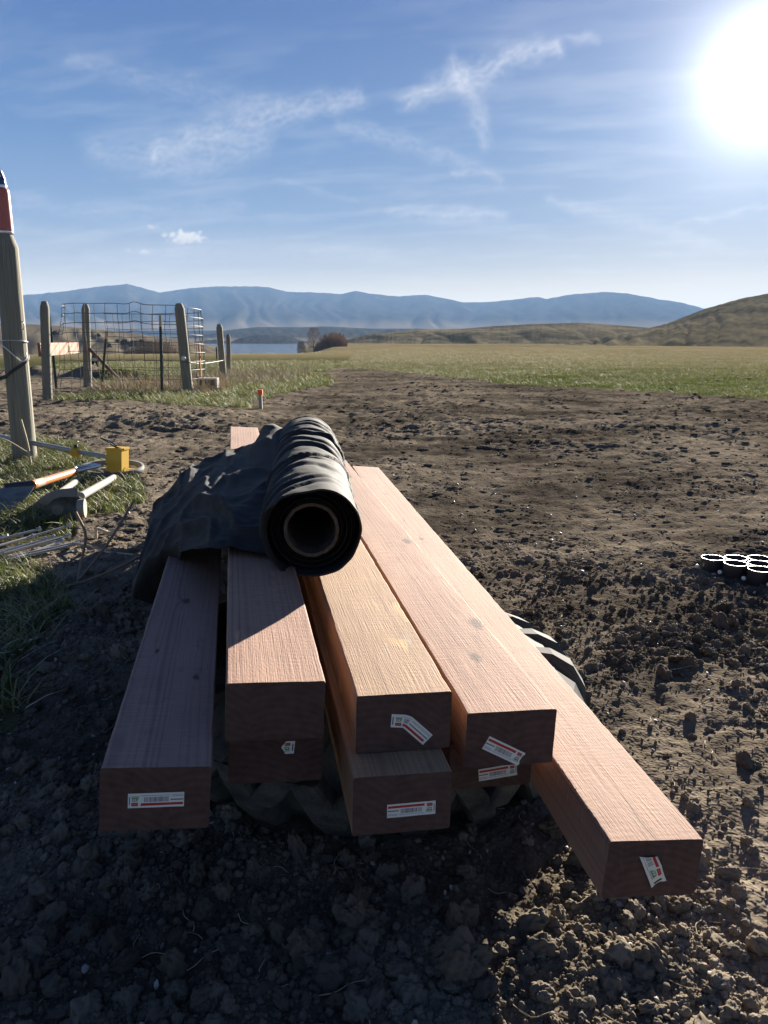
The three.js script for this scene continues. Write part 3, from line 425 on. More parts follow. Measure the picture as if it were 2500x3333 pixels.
  part(t, 'loose_end', shell(150, 130, (u, v) => {
    const p = P(u, v), f = fbm(u * 3.2 + v * 2.2, v * 4.5 - u * 3, 3), rid = 1 - Math.abs(n2(u * 4.5 + v * 3.4 + 2, v * 2.6 - u * 3.5)) * 2.2, rid2 = 1 - Math.abs(n2(u * 9 - v * 6, v * 7 + u * 4)) * 2;
    const amp = smooth(0, .06, u) * (.4 + .6 * smooth(0, .15, v));
    const lift = amp * (.020 * f + .017 * Math.max(0, rid) ** 2 + .003 * Math.max(0, rid2) ** 2 + .0008 * n2(u * 40, v * 40)) + .045 * Math.exp(-(((u - .12) / .07) ** 2)) * smooth(.72, 1, v);
    return [p[0] - A.x - lift * .35, p[1] - A.y + lift, p[2] - A.z + lift * .25];
  }, .0022, (u, v) => [u * 1.1, v * 2]), cloth, 'wrinkled loose fabric');
}

/* ================= leaning post, bottle, wires ================= */
const postTex = colorTex(256, 1024, (u, v) => { const g = tile((a, b) => fbm(a * 3.2, b * .35, 4), u, v, 12), f = tile((a, b) => n2(a * 6, b * .5), u, v, 20), c = smooth(.32, .45, tile((a, b) => n2(a * 1.6, b * .12), u, v, 14)); const m = clamp(.5 + .9 * g + .25 * f) * (1 - .6 * c); return [lerp(.10, .33, m), lerp(.10, .30, m), lerp(.08, .225, m)]; });
const postBump = grayTex(256, 1024, (u, v) => .5 + .6 * tile((a, b) => fbm(a * 3.2, b * .3, 4), u, v, 12) - .5 * smooth(.32, .45, tile((a, b) => n2(a * 1.6, b * .12), u, v, 14)));
const postMat = new THREE.MeshStandardMaterial({ map: postTex, bumpMap: postBump, bumpScale: .006, roughness: .9 });
function post(label, bx, bz, tx, h, r, group, seed, rt = r * .93) {
  const g = thing('fence_post', label, 'post', [bx, base(bx, bz), bz], group);
  const geo = grid(28, 90, (u, v) => {
    const t = v < .92 ? v / .92 : 1, a = u * 6.2832, top = v > .92 ? (v - .92) / .08 : 0, y = lerp(-.15, h, t), q = y / h;
    let R0 = lerp(r, rt, q) * (1 + .035 * n2(Math.cos(a) * 1.5 + seed, Math.sin(a) * 1.5 + q * 2) - .05 * Math.pow(Math.max(0, n2(Math.cos(a) * 5 + seed, Math.sin(a) * 5 + q * .6)), 1.2));
    const cham = clamp((t - 1 + .075 / h) / (.075 / h)); R0 *= 1 - .36 * cham; R0 *= 1 - top;
    return [Math.cos(a) * R0 + (tx - bx) * q, y + (top ? .004 * (1 - top) : 0), Math.sin(a) * R0];
  }, (u, v) => [u * 2, v * h * .6 + seed * .3]);
  part(g, 'shaft', geo, postMat); return g;
}
const galv = mat(.55, .55, .54, .35, { metalness: .85 }), blackPlastic = mat(.018, .02, .024, .5);
{
  const x = -2.752, z = -5.842, tx = -2.728;
  const p = post('tall weathered wooden post at the left edge with a red bottle standing on it', x, z, tx, 1.655, .086, null, 1, .080);
  const ringY = .905, rr = .0875; part(p, 'wire_loop', tube([...Array(20)].map((_, i) => { const a = i / 20 * 6.2832; return V(Math.cos(a) * rr + .013, ringY + .010 * Math.sin(a * 1), Math.sin(a) * rr); }), .0048, 80, 6, true), galv);
  part(p, 'staple', tube([[.088, 1.05, .03], [.106, 1.045, .03], [.106, 1.0, .035], [.088, .99, .035]], .004, 16, 6), galv);
  part(p, 'strap', shell(40, 3, (u, v) => { const a = lerp(-.25, 2.2, clamp(u * 1.6)), ext = Math.max(0, u - .625); const X = Math.cos(a) * .0895 + .015 - ext * .7, Z = Math.sin(a) * .0895 + ext * .08, Y = .80 - .42 * u * .55 + (v - .5) * .028; return [X, Y, Z]; }, .0015), blackPlastic, 'black rubber strap');
  // wires running off to the left
  const w = (name, pts, r, m, lab) => single(name, tube(pts, r, 40, 6), m, lab, 'wire');
  w('loose_wire', [[-3.35, .93, -5.66], [-2.95, .95, -5.72], [-2.80, .89, -5.745], [-2.70, .80, -5.748], [-2.655, .765, -5.752], [-2.63, .79, -5.77], [-2.645, .83, -5.80]], .0045, mat(.75, .74, .70, .45), 'white wire curling across the tall post below its loop');
  w('fence_wire', [[-2.84, .905, -5.84], [-3.6, .90, -5.6], [-4.6, .90, -5.3]], .004, galv, 'taut galvanized wire running left from the loop on the tall post');
  w('dark_wire', [[-2.84, .70, -5.84], [-2.95, .60, -5.8], [-3.3, .38, -5.7], [-3.8, .2, -5.5]], .0035, mat(.05, .045, .04, .7), 'thin dark wire sloping down left from behind the tall post');
}
{
  const b = thing('water_bottle', 'red insulated bottle with a dark blue lid standing on the tall post', 'bottle', [-2.722, base(-2.752, -5.842) + 1.659, -5.842]);
  const paint = new THREE.MeshPhysicalMaterial({ color: col(.42, .085, .055), roughness: .38, clearcoat: .3 }), steel = mat(.6, .6, .6, .25, { metalness: 1 }), lid = mat(.02, .05, .13, .45);
  const L = (pts, n = 40) => new THREE.LatheGeometry(pts.map(([x, y]) => new THREE.Vector2(x, y)), n);
  part(b, 'base_ring', L([[.0001, 0], [.048, 0], [.0525, .003], [.053, .02], [.0515, .022]]), steel);
  part(b, 'body', L([[.0518, .0215], [.053, .024], [.0525, .15], [.052, .28], [.050, .297], [.044, .309], [.036, .313]]), paint);
  part(b, 'neck', L([[.036, .312], [.0375, .318], [.0375, .334], [.034, .337], [.0001, .338]]), steel);
  const c = part(b, 'lid', L([[.0001, .337], [.033, .337], [.034, .342], [.033, .366], [.028, .372], [.0001, .373]]), lid);
  const s = new THREE.Shape([[-.031, 0], [.031, 0], [.012, .056], [.004, .066], [-.010, .066], [-.020, .05]].map((p) => new THREE.Vector2(...p))); s.holes.push(new THREE.Path([[-.012, .014], [.010, .014], [.002, .05], [-.008, .05]].map((p) => new THREE.Vector2(...p))));
  part(c, 'carry_loop', new THREE.ExtrudeGeometry(s, { depth: .022, bevelEnabled: true, bevelSize: .003, bevelThickness: .003, bevelSegments: 2 }).translate(0, .370, -.011), lid);
}
/* ================= fence yard ================= */
const FG = 'weathered posts of the wire yard';
post('leftmost post of the yard, holding one end of the pale board', -5.256, -12.11, -5.165, 1.50, .072, FG, 2);
post('post at the far end of the pale board, behind the bent mesh edge', -6.01, -15.79, -5.923, 1.63, .083, FG, 3);
const p3 = post('thick leaning post at the corner of the mesh with an insulator', -3.454, -13.71, -3.53, 1.54, .090, FG, 4);
post('leaning post standing before the lake, right of the mesh', -3.829, -18.60, -3.875, 1.29, .079, FG, 5);
post('small thin post farthest right before the lake', -4.187, -21.10, -4.165, 1.06, .062, FG, 6);
post('tiny distant post between the stake and the lake posts', -8.2, -38.5, -8.2, .62, .05, FG, 7);
{
  const glass = mat(.6, .6, .58, .25); part(p3, 'insulator', mergeGeometries([cyl(.03, .03, .05, 12).rotateX(Math.PI / 2), cyl(.042, .042, .014, 12).rotateX(Math.PI / 2), cyl(.036, .036, .014, 12).rotateX(Math.PI / 2).translate(0, 0, .022)]).translate(-.02, .62, .10), glass, 'pale round insulator');
  part(p3, 'wire_wrap', tube([...Array(16)].map((_, i) => { const a = i / 16 * 6.2832; return V(Math.cos(a) * .094 - .02, .545 + .01 * Math.sin(a), Math.sin(a) * .094); }), .006, 50, 5, true), mat(.05, .045, .04, .6));
  single('fence_wire', tube([[-3.43, .55, -13.65], [-3.60, .47, -15.5], [-3.80, .45, -18.52]], .005, 30, 5), mat(.6, .6, .58, .4), 'pale wire sagging from the corner post to the lake post', 'wire');
}
{ // pale board nailed along the two left posts
  const b = single('fence_board', new THREE.BoxGeometry(.038, .205, 3.35, 2, 6, 30), new THREE.MeshStandardMaterial({ map: colorTex(128, 512, (u, v) => { const m = clamp(.55 + .8 * tile((a, b) => fbm(a, b * .3, 4), u, v, 10)); return [lerp(.19, .36, m), lerp(.105, .205, m), lerp(.07, .14, m)]; }), roughness: .85 }), 'pale pinkish board nailed between the two left posts of the yard', 'board');
  b.position.set(-5.64, .775, -13.72); b.rotation.y = Math.atan2(.76, 3.68) + .0; jitter(b.geometry, .004, 6);
  const c = single('brace_pole', rod([-5.86, .74, -15.66], [-4.95, .06, -14.9], .035, .03, 10), mat(.14, .085, .06, .95), 'rusty brown brace slanting down from the far post to the weeds', 'brace'); jitter(c.geometry, .006, 9);
}
{ // steel posts with pale tops
  const studGeo = new THREE.BoxGeometry(.012, .02, .012), gpost = mat(.025, .045, .045, .6), gtop = mat(.42, .34, .20, .7);
  for (const [bx, bz, tx, h, lab] of [[-6.321, -15.0, -6.331, 1.40, 'dark green steel post beside the leftmost yard post'], [-5.533, -15.2, -5.335, 1.15, 'short tilted dark steel post in front of the brace'], [-3.888, -13.6, -3.835, 1.37, 'dark steel post with a tan tip left of the corner post']]) {
    const t = thing('steel_post', lab, 'post', [bx, base(bx, bz) - .03, bz], 'steel posts of the wire yard'), dx = tx - bx, s = new THREE.Shape([[-.024, 0], [.024, 0], [.024, .006], [.004, .006], [.004, .036], [-.004, .036], [-.004, .006], [-.024, .006]].map((p) => new THREE.Vector2(...p)));
    const lay = (h0, h1) => { const g = new THREE.ExtrudeGeometry(s, { depth: h1 - h0, bevelEnabled: false }); g.rotateX(-Math.PI / 2); g.translate(0, h0, 0); const P = g.attributes.position; for (let i = 0; i < P.count; i++) P.setX(i, P.getX(i) + dx * P.getY(i) / h); g.computeVertexNormals(); return g; };
    part(t, 'shaft', lay(-.1, h * .86), gpost); part(t, 'tip', lay(h * .86, h), gtop, 'tan painted tip'); for (let i = 0; i < 9; i++) part(t, 'stud', studGeo, gpost).position.set(dx * (.15 + i * .08), h * (.15 + i * .08), .005);
  }
  const st = thing('wooden_stake', 'thin reddish wooden stake beside the hollow block', 'stake', [-3.432, base(-3.43, -14.6), -14.6]);
  part(st, 'shaft', jitter(new THREE.BoxGeometry(.032, .95, .03, 2, 12, 2), .002, 8).translate(0, .41, 0), mat(.42, .20, .10, .9)); part(st, 'point', new THREE.ConeGeometry(.02, .05, 4).rotateX(Math.PI).translate(0, -.09, 0), mat(.42, .20, .10, .9));
}
{ // wire mesh: bent panel, closing round behind
  const t = thing('wire_mesh', 'sagging welded wire mesh bent round into a cage among the posts', 'wire fence'), wm = mat(.10, .10, .095, .55, { metalness: .4 }), wb = mat(.62, .60, .55, .4, { metalness: .5 });
  const plan = new THREE.CatmullRomCurve3([[-6.02, 0, -14.55], [-5.7, 0, -14.25], [-5.1, 0, -14.02], [-4.5, 0, -13.95], [-3.95, 0, -13.92], [-3.62, 0, -14.05], [-3.42, 0, -14.5], [-3.45, 0, -15.05], [-3.75, 0, -15.6], [-4.4, 0, -15.95], [-5.2, 0, -16.15], [-5.75, 0, -16.3]].map((p) => V(...p)), false, 'catmullrom', .5);
  const top = (u) => 1.5 + .05 * Math.sin(u * 7 + .5) + (u > .26 && u < .31 ? .05 * (1 - Math.abs(u - .285) / .025) : 0) - .10 * smooth(.6, 1, u) - .03 * smooth(.06, 0, u);
  const at = (u, h) => { const p = plan.getPointAt(clamp(u)), k = n2(u * 9, h * 2.2); return V(p.x + .05 * k + (u < .04 ? .16 * (h - .75) * (h < .95 && h > .3 ? .2 : 1) : 0), base(p.x, p.z) + .02 + h * top(u) / 1.5 + .02 * n2(u * 14, h * 3), p.z + .06 * n2(u * 7 + 4, h * 2)); };
  for (const h of [.04, .22, .38, .54, .70, .86, 1.02, 1.18, 1.34, 1.5]) part(t, 'wire', tube([...Array(40)].map((_, i) => at(i / 39, h)), h > 1.1 ? .0062 : .0052, 120, 5), wm);
  for (let i = 0; i <= 30; i++) { const u = i / 30; part(t, 'upright_wire', tube([...Array(9)].map((_, k) => at(u, k / 8 * 1.5)), .0048, 20, 5), wm); }
}
{ // hollow block
  const b = thing('concrete_block', 'grey hollow concrete block in the grass beside the reddish stake', 'block', [-3.22, base(-3.22, -14.3) + .085, -14.3]), m = mat(.34, .33, .30, 1);
  const s = new THREE.Shape([[-.17, 0], [.17, 0], [.17, .165], [-.17, .165]].map((p) => new THREE.Vector2(...p))); for (const x of [-.082, .072]) s.holes.push(new THREE.Path([[x - .06, .03], [x + .06, .03], [x + .06, .135], [x - .06, .135]].map((p) => new THREE.Vector2(...p))));
  part(b, 'block', new THREE.ExtrudeGeometry(s, { depth: .19, bevelEnabled: true, bevelSize: .004, bevelThickness: .004, bevelSegments: 1 }).translate(0, 0, -.1), m); part(b, 'added_backing', new THREE.BoxGeometry(.33, .16, .02).translate(0, .0825, -.117), m);  // added slab behind the cores keeps sun from shining through
}
{ // survey stake
  const t = thing('survey_stake', 'short grey stake with a bright orange cap in the dirt', 'stake', [-1.612, base(-1.612, -10.12), -10.12]);
  part(t, 'shaft', jitter(new THREE.BoxGeometry(.042, .28, .036, 2, 8, 2), .002, 9).translate(0, .09, 0), mat(.33, .30, .25, .9)); part(t, 'cap', jitter(new THREE.BoxGeometry(.062, .062, .056, 4, 4, 4), .004, 20).translate(0, .235, 0), mat(.85, .10, .03, .6), 'bright orange cap');
}
{ // dog behind the fence: distance to joined tapered bones, meshed
  const N = 56, S = .42, mc = new MarchingCubes(N, mat(0, 0, 0), false, false, 60000);
  const bones = [[0, .40, .0, .105, 0, .41, .30, .10], [0, .42, .32, .09, 0, .52, .40, .07], [0, .54, .42, .07, 0, .51, .52, .04], [.035, .60, .42, .02, .05, .645, .42, .012], [-.035, .60, .42, .02, -.05, .645, .42, .012], [.07, .36, .30, .045, .07, .20, .28, .03], [.07, .20, .28, .03, .07, .03, .31, .03], [-.07, .36, .30, .045, -.07, .20, .28, .03], [-.07, .20, .28, .03, -.07, .03, .31, .03], [.07, .36, -.02, .06, .075, .23, .02, .035], [.075, .23, .02, .035, .075, .12, -.06, .025], [.075, .12, -.06, .025, .075, .03, -.03, .028], [-.07, .36, -.02, .06, -.075, .23, .02, .035], [-.075, .23, .02, .035, -.075, .12, -.06, .025], [-.075, .12, -.06, .025, -.075, .03, -.03, .028], [0, .42, -.08, .035, .03, .24, -.18, .02]];
  const cx = 0, cy = .34, cz = .17;
  for (let k = 0; k < N; k++) for (let j = 0; j < N; j++) for (let i = 0; i < N; i++) {
    const x = (i / N * 2 - 1) * S + cx, y = (j / N * 2 - 1) * S + cy, z = (k / N * 2 - 1) * S + cz; let d = 9;
    for (const [ax, ay, az, ra, bx, by, bz, rb] of bones) { const vx = bx - ax, vy = by - ay, vz = bz - az, t = clamp(((x - ax) * vx + (y - ay) * vy + (z - az) * vz) / (vx * vx + vy * vy + vz * vz)), q = Math.hypot(x - ax - vx * t, y - ay - vy * t, z - az - vz * t) - lerp(ra, rb, t), h = clamp(.5 + .5 * (d - q) / .03); d = lerp(d, q, h) - .03 * h * (1 - h); }
    mc.field[i + j * N + k * N * N] = -d;
  }
  mc.isolation = 0; mc.update();
  const n = mc.count, g = new THREE.BufferGeometry(), P = Array.from(mc.positionArray.slice(0, n * 3)); for (let i = 0; i < P.length; i += 3) { P[i] = P[i] * S + cx; P[i + 1] = P[i + 1] * S + cy; P[i + 2] = P[i + 2] * S + cz; }
  g.setAttribute('position', new THREE.Float32BufferAttribute(P, 3)); const C = []; for (let i = 0; i < P.length; i += 3) { const w = P[i + 1] < .13 || (P[i + 2] > .36 && P[i + 1] < .45) || (P[i + 2] > .46 && Math.abs(P[i]) < .02) ? 1 : 0; C.push(w ? .6 : .014, w ? .58 : .013, w ? .54 : .013); } g.setAttribute('color', new THREE.Float32BufferAttribute(C, 3));
  const m2 = mergeVertices(g, 1e-5); m2.computeVertexNormals();
  const dog = single('dog', m2, new THREE.MeshStandardMaterial({ vertexColors: true, roughness: .9 }), 'black and white dog standing in the field behind the mesh', 'dog'); dog.position.set(-8.7, base(-8.7, -23.6), -23.6); dog.rotation.y = .35; dog.scale.setScalar(.95);
}

/* ================= tools in the grass ================= */
const steelBlade = new THREE.MeshStandardMaterial({ map: colorTex(256, 256, (u, v) => { const m = clamp(.5 + 1.3 * tile((a, b) => fbm(a, b, 5), u, v, 6)); return [lerp(.09, .24, m), lerp(.09, .225, m), lerp(.088, .20, m)]; }), roughness: .5, metalness: .35, side: THREE.DoubleSide });
{
  const t = thing('shovel', 'shovel lying on its side with an orange handle below the tall post', 'shovel', [-1.95, base(-1.95, -4.2), -4.2]);
  // handle runs away from the viewer towards the grip, blade comes nearer and leaves the frame to the left
  const a = V(.005, .135, .02), b = V(-.005, .105, -.60), wood = new THREE.MeshPhysicalMaterial({ color: col(.55, .20, .055), roughness: .35, clearcoat: .5 });
  part(t, 'handle', rod(a, b, .0245, .0235, 18), wood, 'glossy orange handle');
  part(t, 'socket', rod([-.11, .14, .10], [.006, .136, .015], .020, .0265, 14), mat(.025, .025, .028, .4));
  part(t, 'handle_sticker', rod(a.clone().lerp(b, .04), a.clone().lerp(b, .2), .0249, .0247, 18), mat(.45, .33, .22, .5));
  part(t, 'blade', shell(22, 22, (u, v) => { const q = 1 - u, dish = .04 * (1 - (u - .5) ** 2 * 4) * (.3 + .7 * v); return [.055 - .085 * q * q - v * .30 - .02 * Math.sin(v * 3), .02 + .125 * u * (1 - .25 * v * v), .10 + .19 * q + v * .06 + dish * .5]; }, .002), steelBlade, 'dull grey blade');
  const grip = part(t, 'grip_yoke', tube([[-.005, .105, -.58], [-.01, .10, -.65], [.05, .11, -.72], [.09, .115, -.78]], .013, 20, 8), galv); part(grip, 'grip_bar', tube([[.09, .115, -.78], [.02, .11, -.83], [-.07, .10, -.79], [-.01, .10, -.65]], .011, 24, 8), galv);
}
{
  const t = thing('post_hole_digger', 'muddy clamshell post hole digger with a grey handle, right of the shovel', 'digger', [-1.66, base(-1.66, -3.95), -3.95]), grey = mat(.22, .205, .18, .75);
  const blade = (c, len, r, turn, tilt, side) => { const g = shell(24, 20, (u, v) => { const w = 1 - .75 * Math.pow(v, 3), ph = (.52 + (u - .5) * 1.02 * w) * Math.PI; return [-(v - .5) * len, r * Math.cos(ph), -side * r * Math.sin(ph)]; }, .003); g.rotateX(tilt); g.rotateY(turn); g.translate(...c); return g; };
  part(t, 'blade', blade([-.005, .068, .10], .20, .068, -.08, -.35, 1), steelBlade, 'grey near blade with its hollow side showing'); part(t, 'blade', blade([-.075, .085, -.06], .22, .075, .25, .5, -1), mat(.22, .185, .14, .8), 'tan mud caked rear blade');
  part(t, 'collar', cyl(.045, .05, .035, 14).rotateZ(Math.PI / 2).rotateY(.2).translate(.105, .07, .085), mat(.26, .23, .19, .7)); part(t, 'pivot', cyl(.028, .028, .006, 14).rotateX(Math.PI / 2).translate(.01, .075, .155), mat(.12, .11, .10, .6));
  part(t, 'handle', rod([.08, .12, .02], [-.09, .045, -.96], .021, .021, 14), grey, 'grey tubular handle'); part(t, 'handle', rod([-.10, .10, -.10], [-.30, .04, -.92], .019, .019, 14), grey);
}
{
  const t = thing('measuring_wheel', 'yellow and grey measuring wheel lying on the ground beside the grass', 'measuring wheel', [-1.86, base(-1.86, -5.28), -5.28]), yel = mat(.62, .36, .02, .45), pole = mat(.27, .275, .27, .45, { metalness: .4 }), rub = mat(.13, .13, .125, .8);
  const p0 = V(-1.42, .16, -1.05), p1 = V(-.30, .155, -.06), p2 = V(.03, .14, .13);
  part(t, 'upper_pole', rod(p0, p1, .019, .019, 14), pole); part(t, 'lower_pole', rod(p1, p2, .0155, .0155, 14), pole);
  const cl = part(t, 'pole_clamp', between(new THREE.BoxGeometry(.05, 1, .052), p1.clone().lerp(p2, -.06), p1.clone().lerp(p2, .12)), yel); part(cl, 'clamp_knob', cyl(.013, .015, .022, 12).translate(-.29, .195, -.055), blackPlastic);
  const bx = new THREE.BoxGeometry(.115, .15, .085, 3, 3, 3); bx.rotateX(-.12); bx.rotateY(-.25); bx.translate(.07, .125, .16); const c = part(t, 'counter_box', bx, yel, 'yellow counter box'); part(c, 'cover', new THREE.BoxGeometry(.125, .014, .095).rotateY(-.25).translate(.072, .205, .152), yel); part(c, 'bracket', new THREE.BoxGeometry(.05, .06, .06).rotateY(.6).translate(.005, .13, .115), yel);
  part(t, 'kickstand', tube([[.13, .205, .20], [.06, .22, .17], [-.02, .245, .08], [-.08, .26, .03], [-.02, .235, .02], [.05, .215, .1]], .0055, 40, 6), blackPlastic);
  const rim = new THREE.LatheGeometry([[.172, -.016], [.19, -.018], [.194, 0], [.19, .018], [.172, .016], [.168, 0], [.172, -.016]].map((p) => new THREE.Vector2(...p)), 72); rim.scale(1.25, 1, 1); rim.rotateX(.07); rim.rotateZ(-.03); rim.rotateY(-.55); rim.translate(-.02, .05, .03); const w = part(t, 'wheel_rim', rim, rub);
  const hub = part(t, 'hub', cyl(.03, .03, .05, 16).translate(-.0, .055, .05), yel); for (let i = 0; i < 3; i++) { const a = i * 2.094 + .4; part(t, 'spoke', rod([0, .052, .04], [-.02 + Math.cos(a) * .205, .05 + .01 * Math.sin(a), .03 + Math.sin(a) * .18], .010, .007, 8), mat(.5, .48, .44, .6)); }
}
{ // galvanized spikes
  const m = mat(.42, .41, .385, .5, { metalness: .55 }), sg = mergeGeometries([cyl(.0055, .0058, .30, 10).translate(0, -.15, 0), new THREE.ConeGeometry(.0056, .022, 10).rotateX(Math.PI).translate(0, -.311, 0)]), hg = mergeGeometries([cyl(.0125, .0125, .005, 18).translate(0, .0025, 0), cyl(.0125, .0075, .006, 18).translate(0, -.003, 0)]);
  const r = rng(12), ends = [[-1.70, -3.50, 1.9], [-1.685, -3.45, 1.95], [-1.665, -3.42, 1.8], [-1.60, -3.47, 1.75], [-1.56, -3.40, 1.45], [-1.52, -3.43, 1.62], [-1.50, -3.38, 1.5], [-1.485, -3.53, 1.66], [-1.475, -3.47, 1.6], [-1.45, -3.34, 1.72], [-1.43, -3.31, 1.5], [-1.42, -3.36, 1.64], [-1.40, -3.29, 1.8], [-1.365, -3.33, 1.72], [-1.34, -3.26, 1.78], [-1.58, -3.35, 1.55], [-1.62, -3.30, 1.7], [-1.55, -3.27, 1.9], [-1.72, -3.40, 2.3], [-1.50, -3.30, 1.66]];
  ends.forEach(([x, z, yaw], i) => { const t = thing('steel_spike', 'long galvanized spike with a round head in the pile on the grass', 'spike', [x, 0, z], 'pile of galvanized spikes'); part(t, 'shank', sg, m); part(t, 'head', hg, m); const h = .018 + .011 * (i % 4) + .008 * r(); t.position.y = base(x, z) + h; t.rotation.set(0, 0, 0); const q = new THREE.Quaternion().setFromUnitVectors(V(0, 1, 0), V(Math.sin(yaw - 1), .03 + .08 * (r() - .5) + h * .6, -Math.cos(yaw - 1)).normalize()); t.quaternion.copy(q); });
}
{ // dry twigs
  const tw = mat(.24, .175, .115, .95), tw2 = mat(.46, .38, .26, .95);
  const T = (pts, r, m, lab) => single('dry_twig', tube(pts.map(([x, y, z]) => V(x, y + base(x, z), z)), r, 30, 6), m, lab, 'twig');
  T([[-1.17, .01, -2.80], [-1.19, .06, -2.90], [-1.185, .16, -2.96], [-1.24, .24, -3.02]], .0058, tw, 'upright forked twig in front of the spike pile');
  T([[-1.17, .02, -2.82], [-1.13, .09, -2.98], [-1.10, .16, -3.10], [-1.06, .25, -3.2]], .0055, tw, 'twig slanting up to the right in front of the spike heads');
  T([[-1.24, .015, -2.70], [-1.12, .03, -2.78], [-1.0, .06, -2.93], [-.93, .10, -3.06]], .0062, tw, 'long twig lying across the dark soil, nearest the fabric tail');
  T([[-1.36, .05, -3.25], [-1.28, .045, -3.22], [-1.18, .03, -3.17], [-1.06, .025, -3.14]], .0048, tw2, 'pale twig pointing right from the spike heads');
  T([[-1.33, .02, -3.44], [-1.31, .07, -3.41], [-1.24, .06, -3.38], [-1.20, .08, -3.40]], .007, tw2, 'short pale curled root beside the spike heads');
  T([[-1.62, .03, -3.05], [-1.5, .025, -3.02], [-1.38, .02, -3.0]], .004, tw2, 'thin pale stem below the spike pile');
  T([[-2.55, .0, -5.5], [-2.56, .18, -5.5], [-2.60, .36, -5.52]], .007, tw2, 'dead upright stem at the left foot of the tall post');
  T([[-2.56, .12, -5.5], [-2.72, .22, -5.5], [-2.86, .26, -5.46]], .005, tw2, 'dead side stem leaning left at the foot of the tall post');
}
/* ================= plastic ground grid at the right ================= */
{
  const t = thing('ground_grid', 'black plastic ground grid of linked rings lying in the dirt at the right', 'grid panel', [1.275, base(1.4, -2.95) + .012, -2.985]), pl = mat(.035, .036, .038, .34), ring = (r, w, h) => new THREE.LatheGeometry([[r - w, 0], [r, 0], [r, h - .002], [r - .0015, h], [r - w + .0015, h], [r - w, h - .002], [r - w, 0]].map((p) => new THREE.Vector2(...p)), 40);
  const big = ring(.0455, .0055, .052), small = ring(.017, .004, .050), s = .0925, ux = V(.985, 0, .02), uz = V(.62 * .95, 0, .80);
  for (let j = 0; j < 7; j++) for (let i = 0; i < 6; i++) {
    const x = .05 + i * s * 1 + (j * s * .62), z = j * s * .86 + i * .004; const gap = (i - j * .0) % 4 === 3;
    const o = part(t, gap ? 'link_ring' : 'ring', gap ? small : big, pl); o.position.set(x - (gap ? .012 : 0), 0, z - (gap ? .006 : 0));
    if (gap) { const o2 = part(t, 'link_ring', small, pl); o2.position.set(x + .03, 0, z + .016); }
  }
  for (let j = 0; j < 7; j++) { const o = part(t, 'lit_dot', new THREE.SphereGeometry(.0085, 10, 8), mat(.75, .73, .66, .4)); o.position.set(-.015 + j * s * .62, .018, j * s * .86 + .012); }  // pale spheres paint the sunlit dots along the grid edge
}

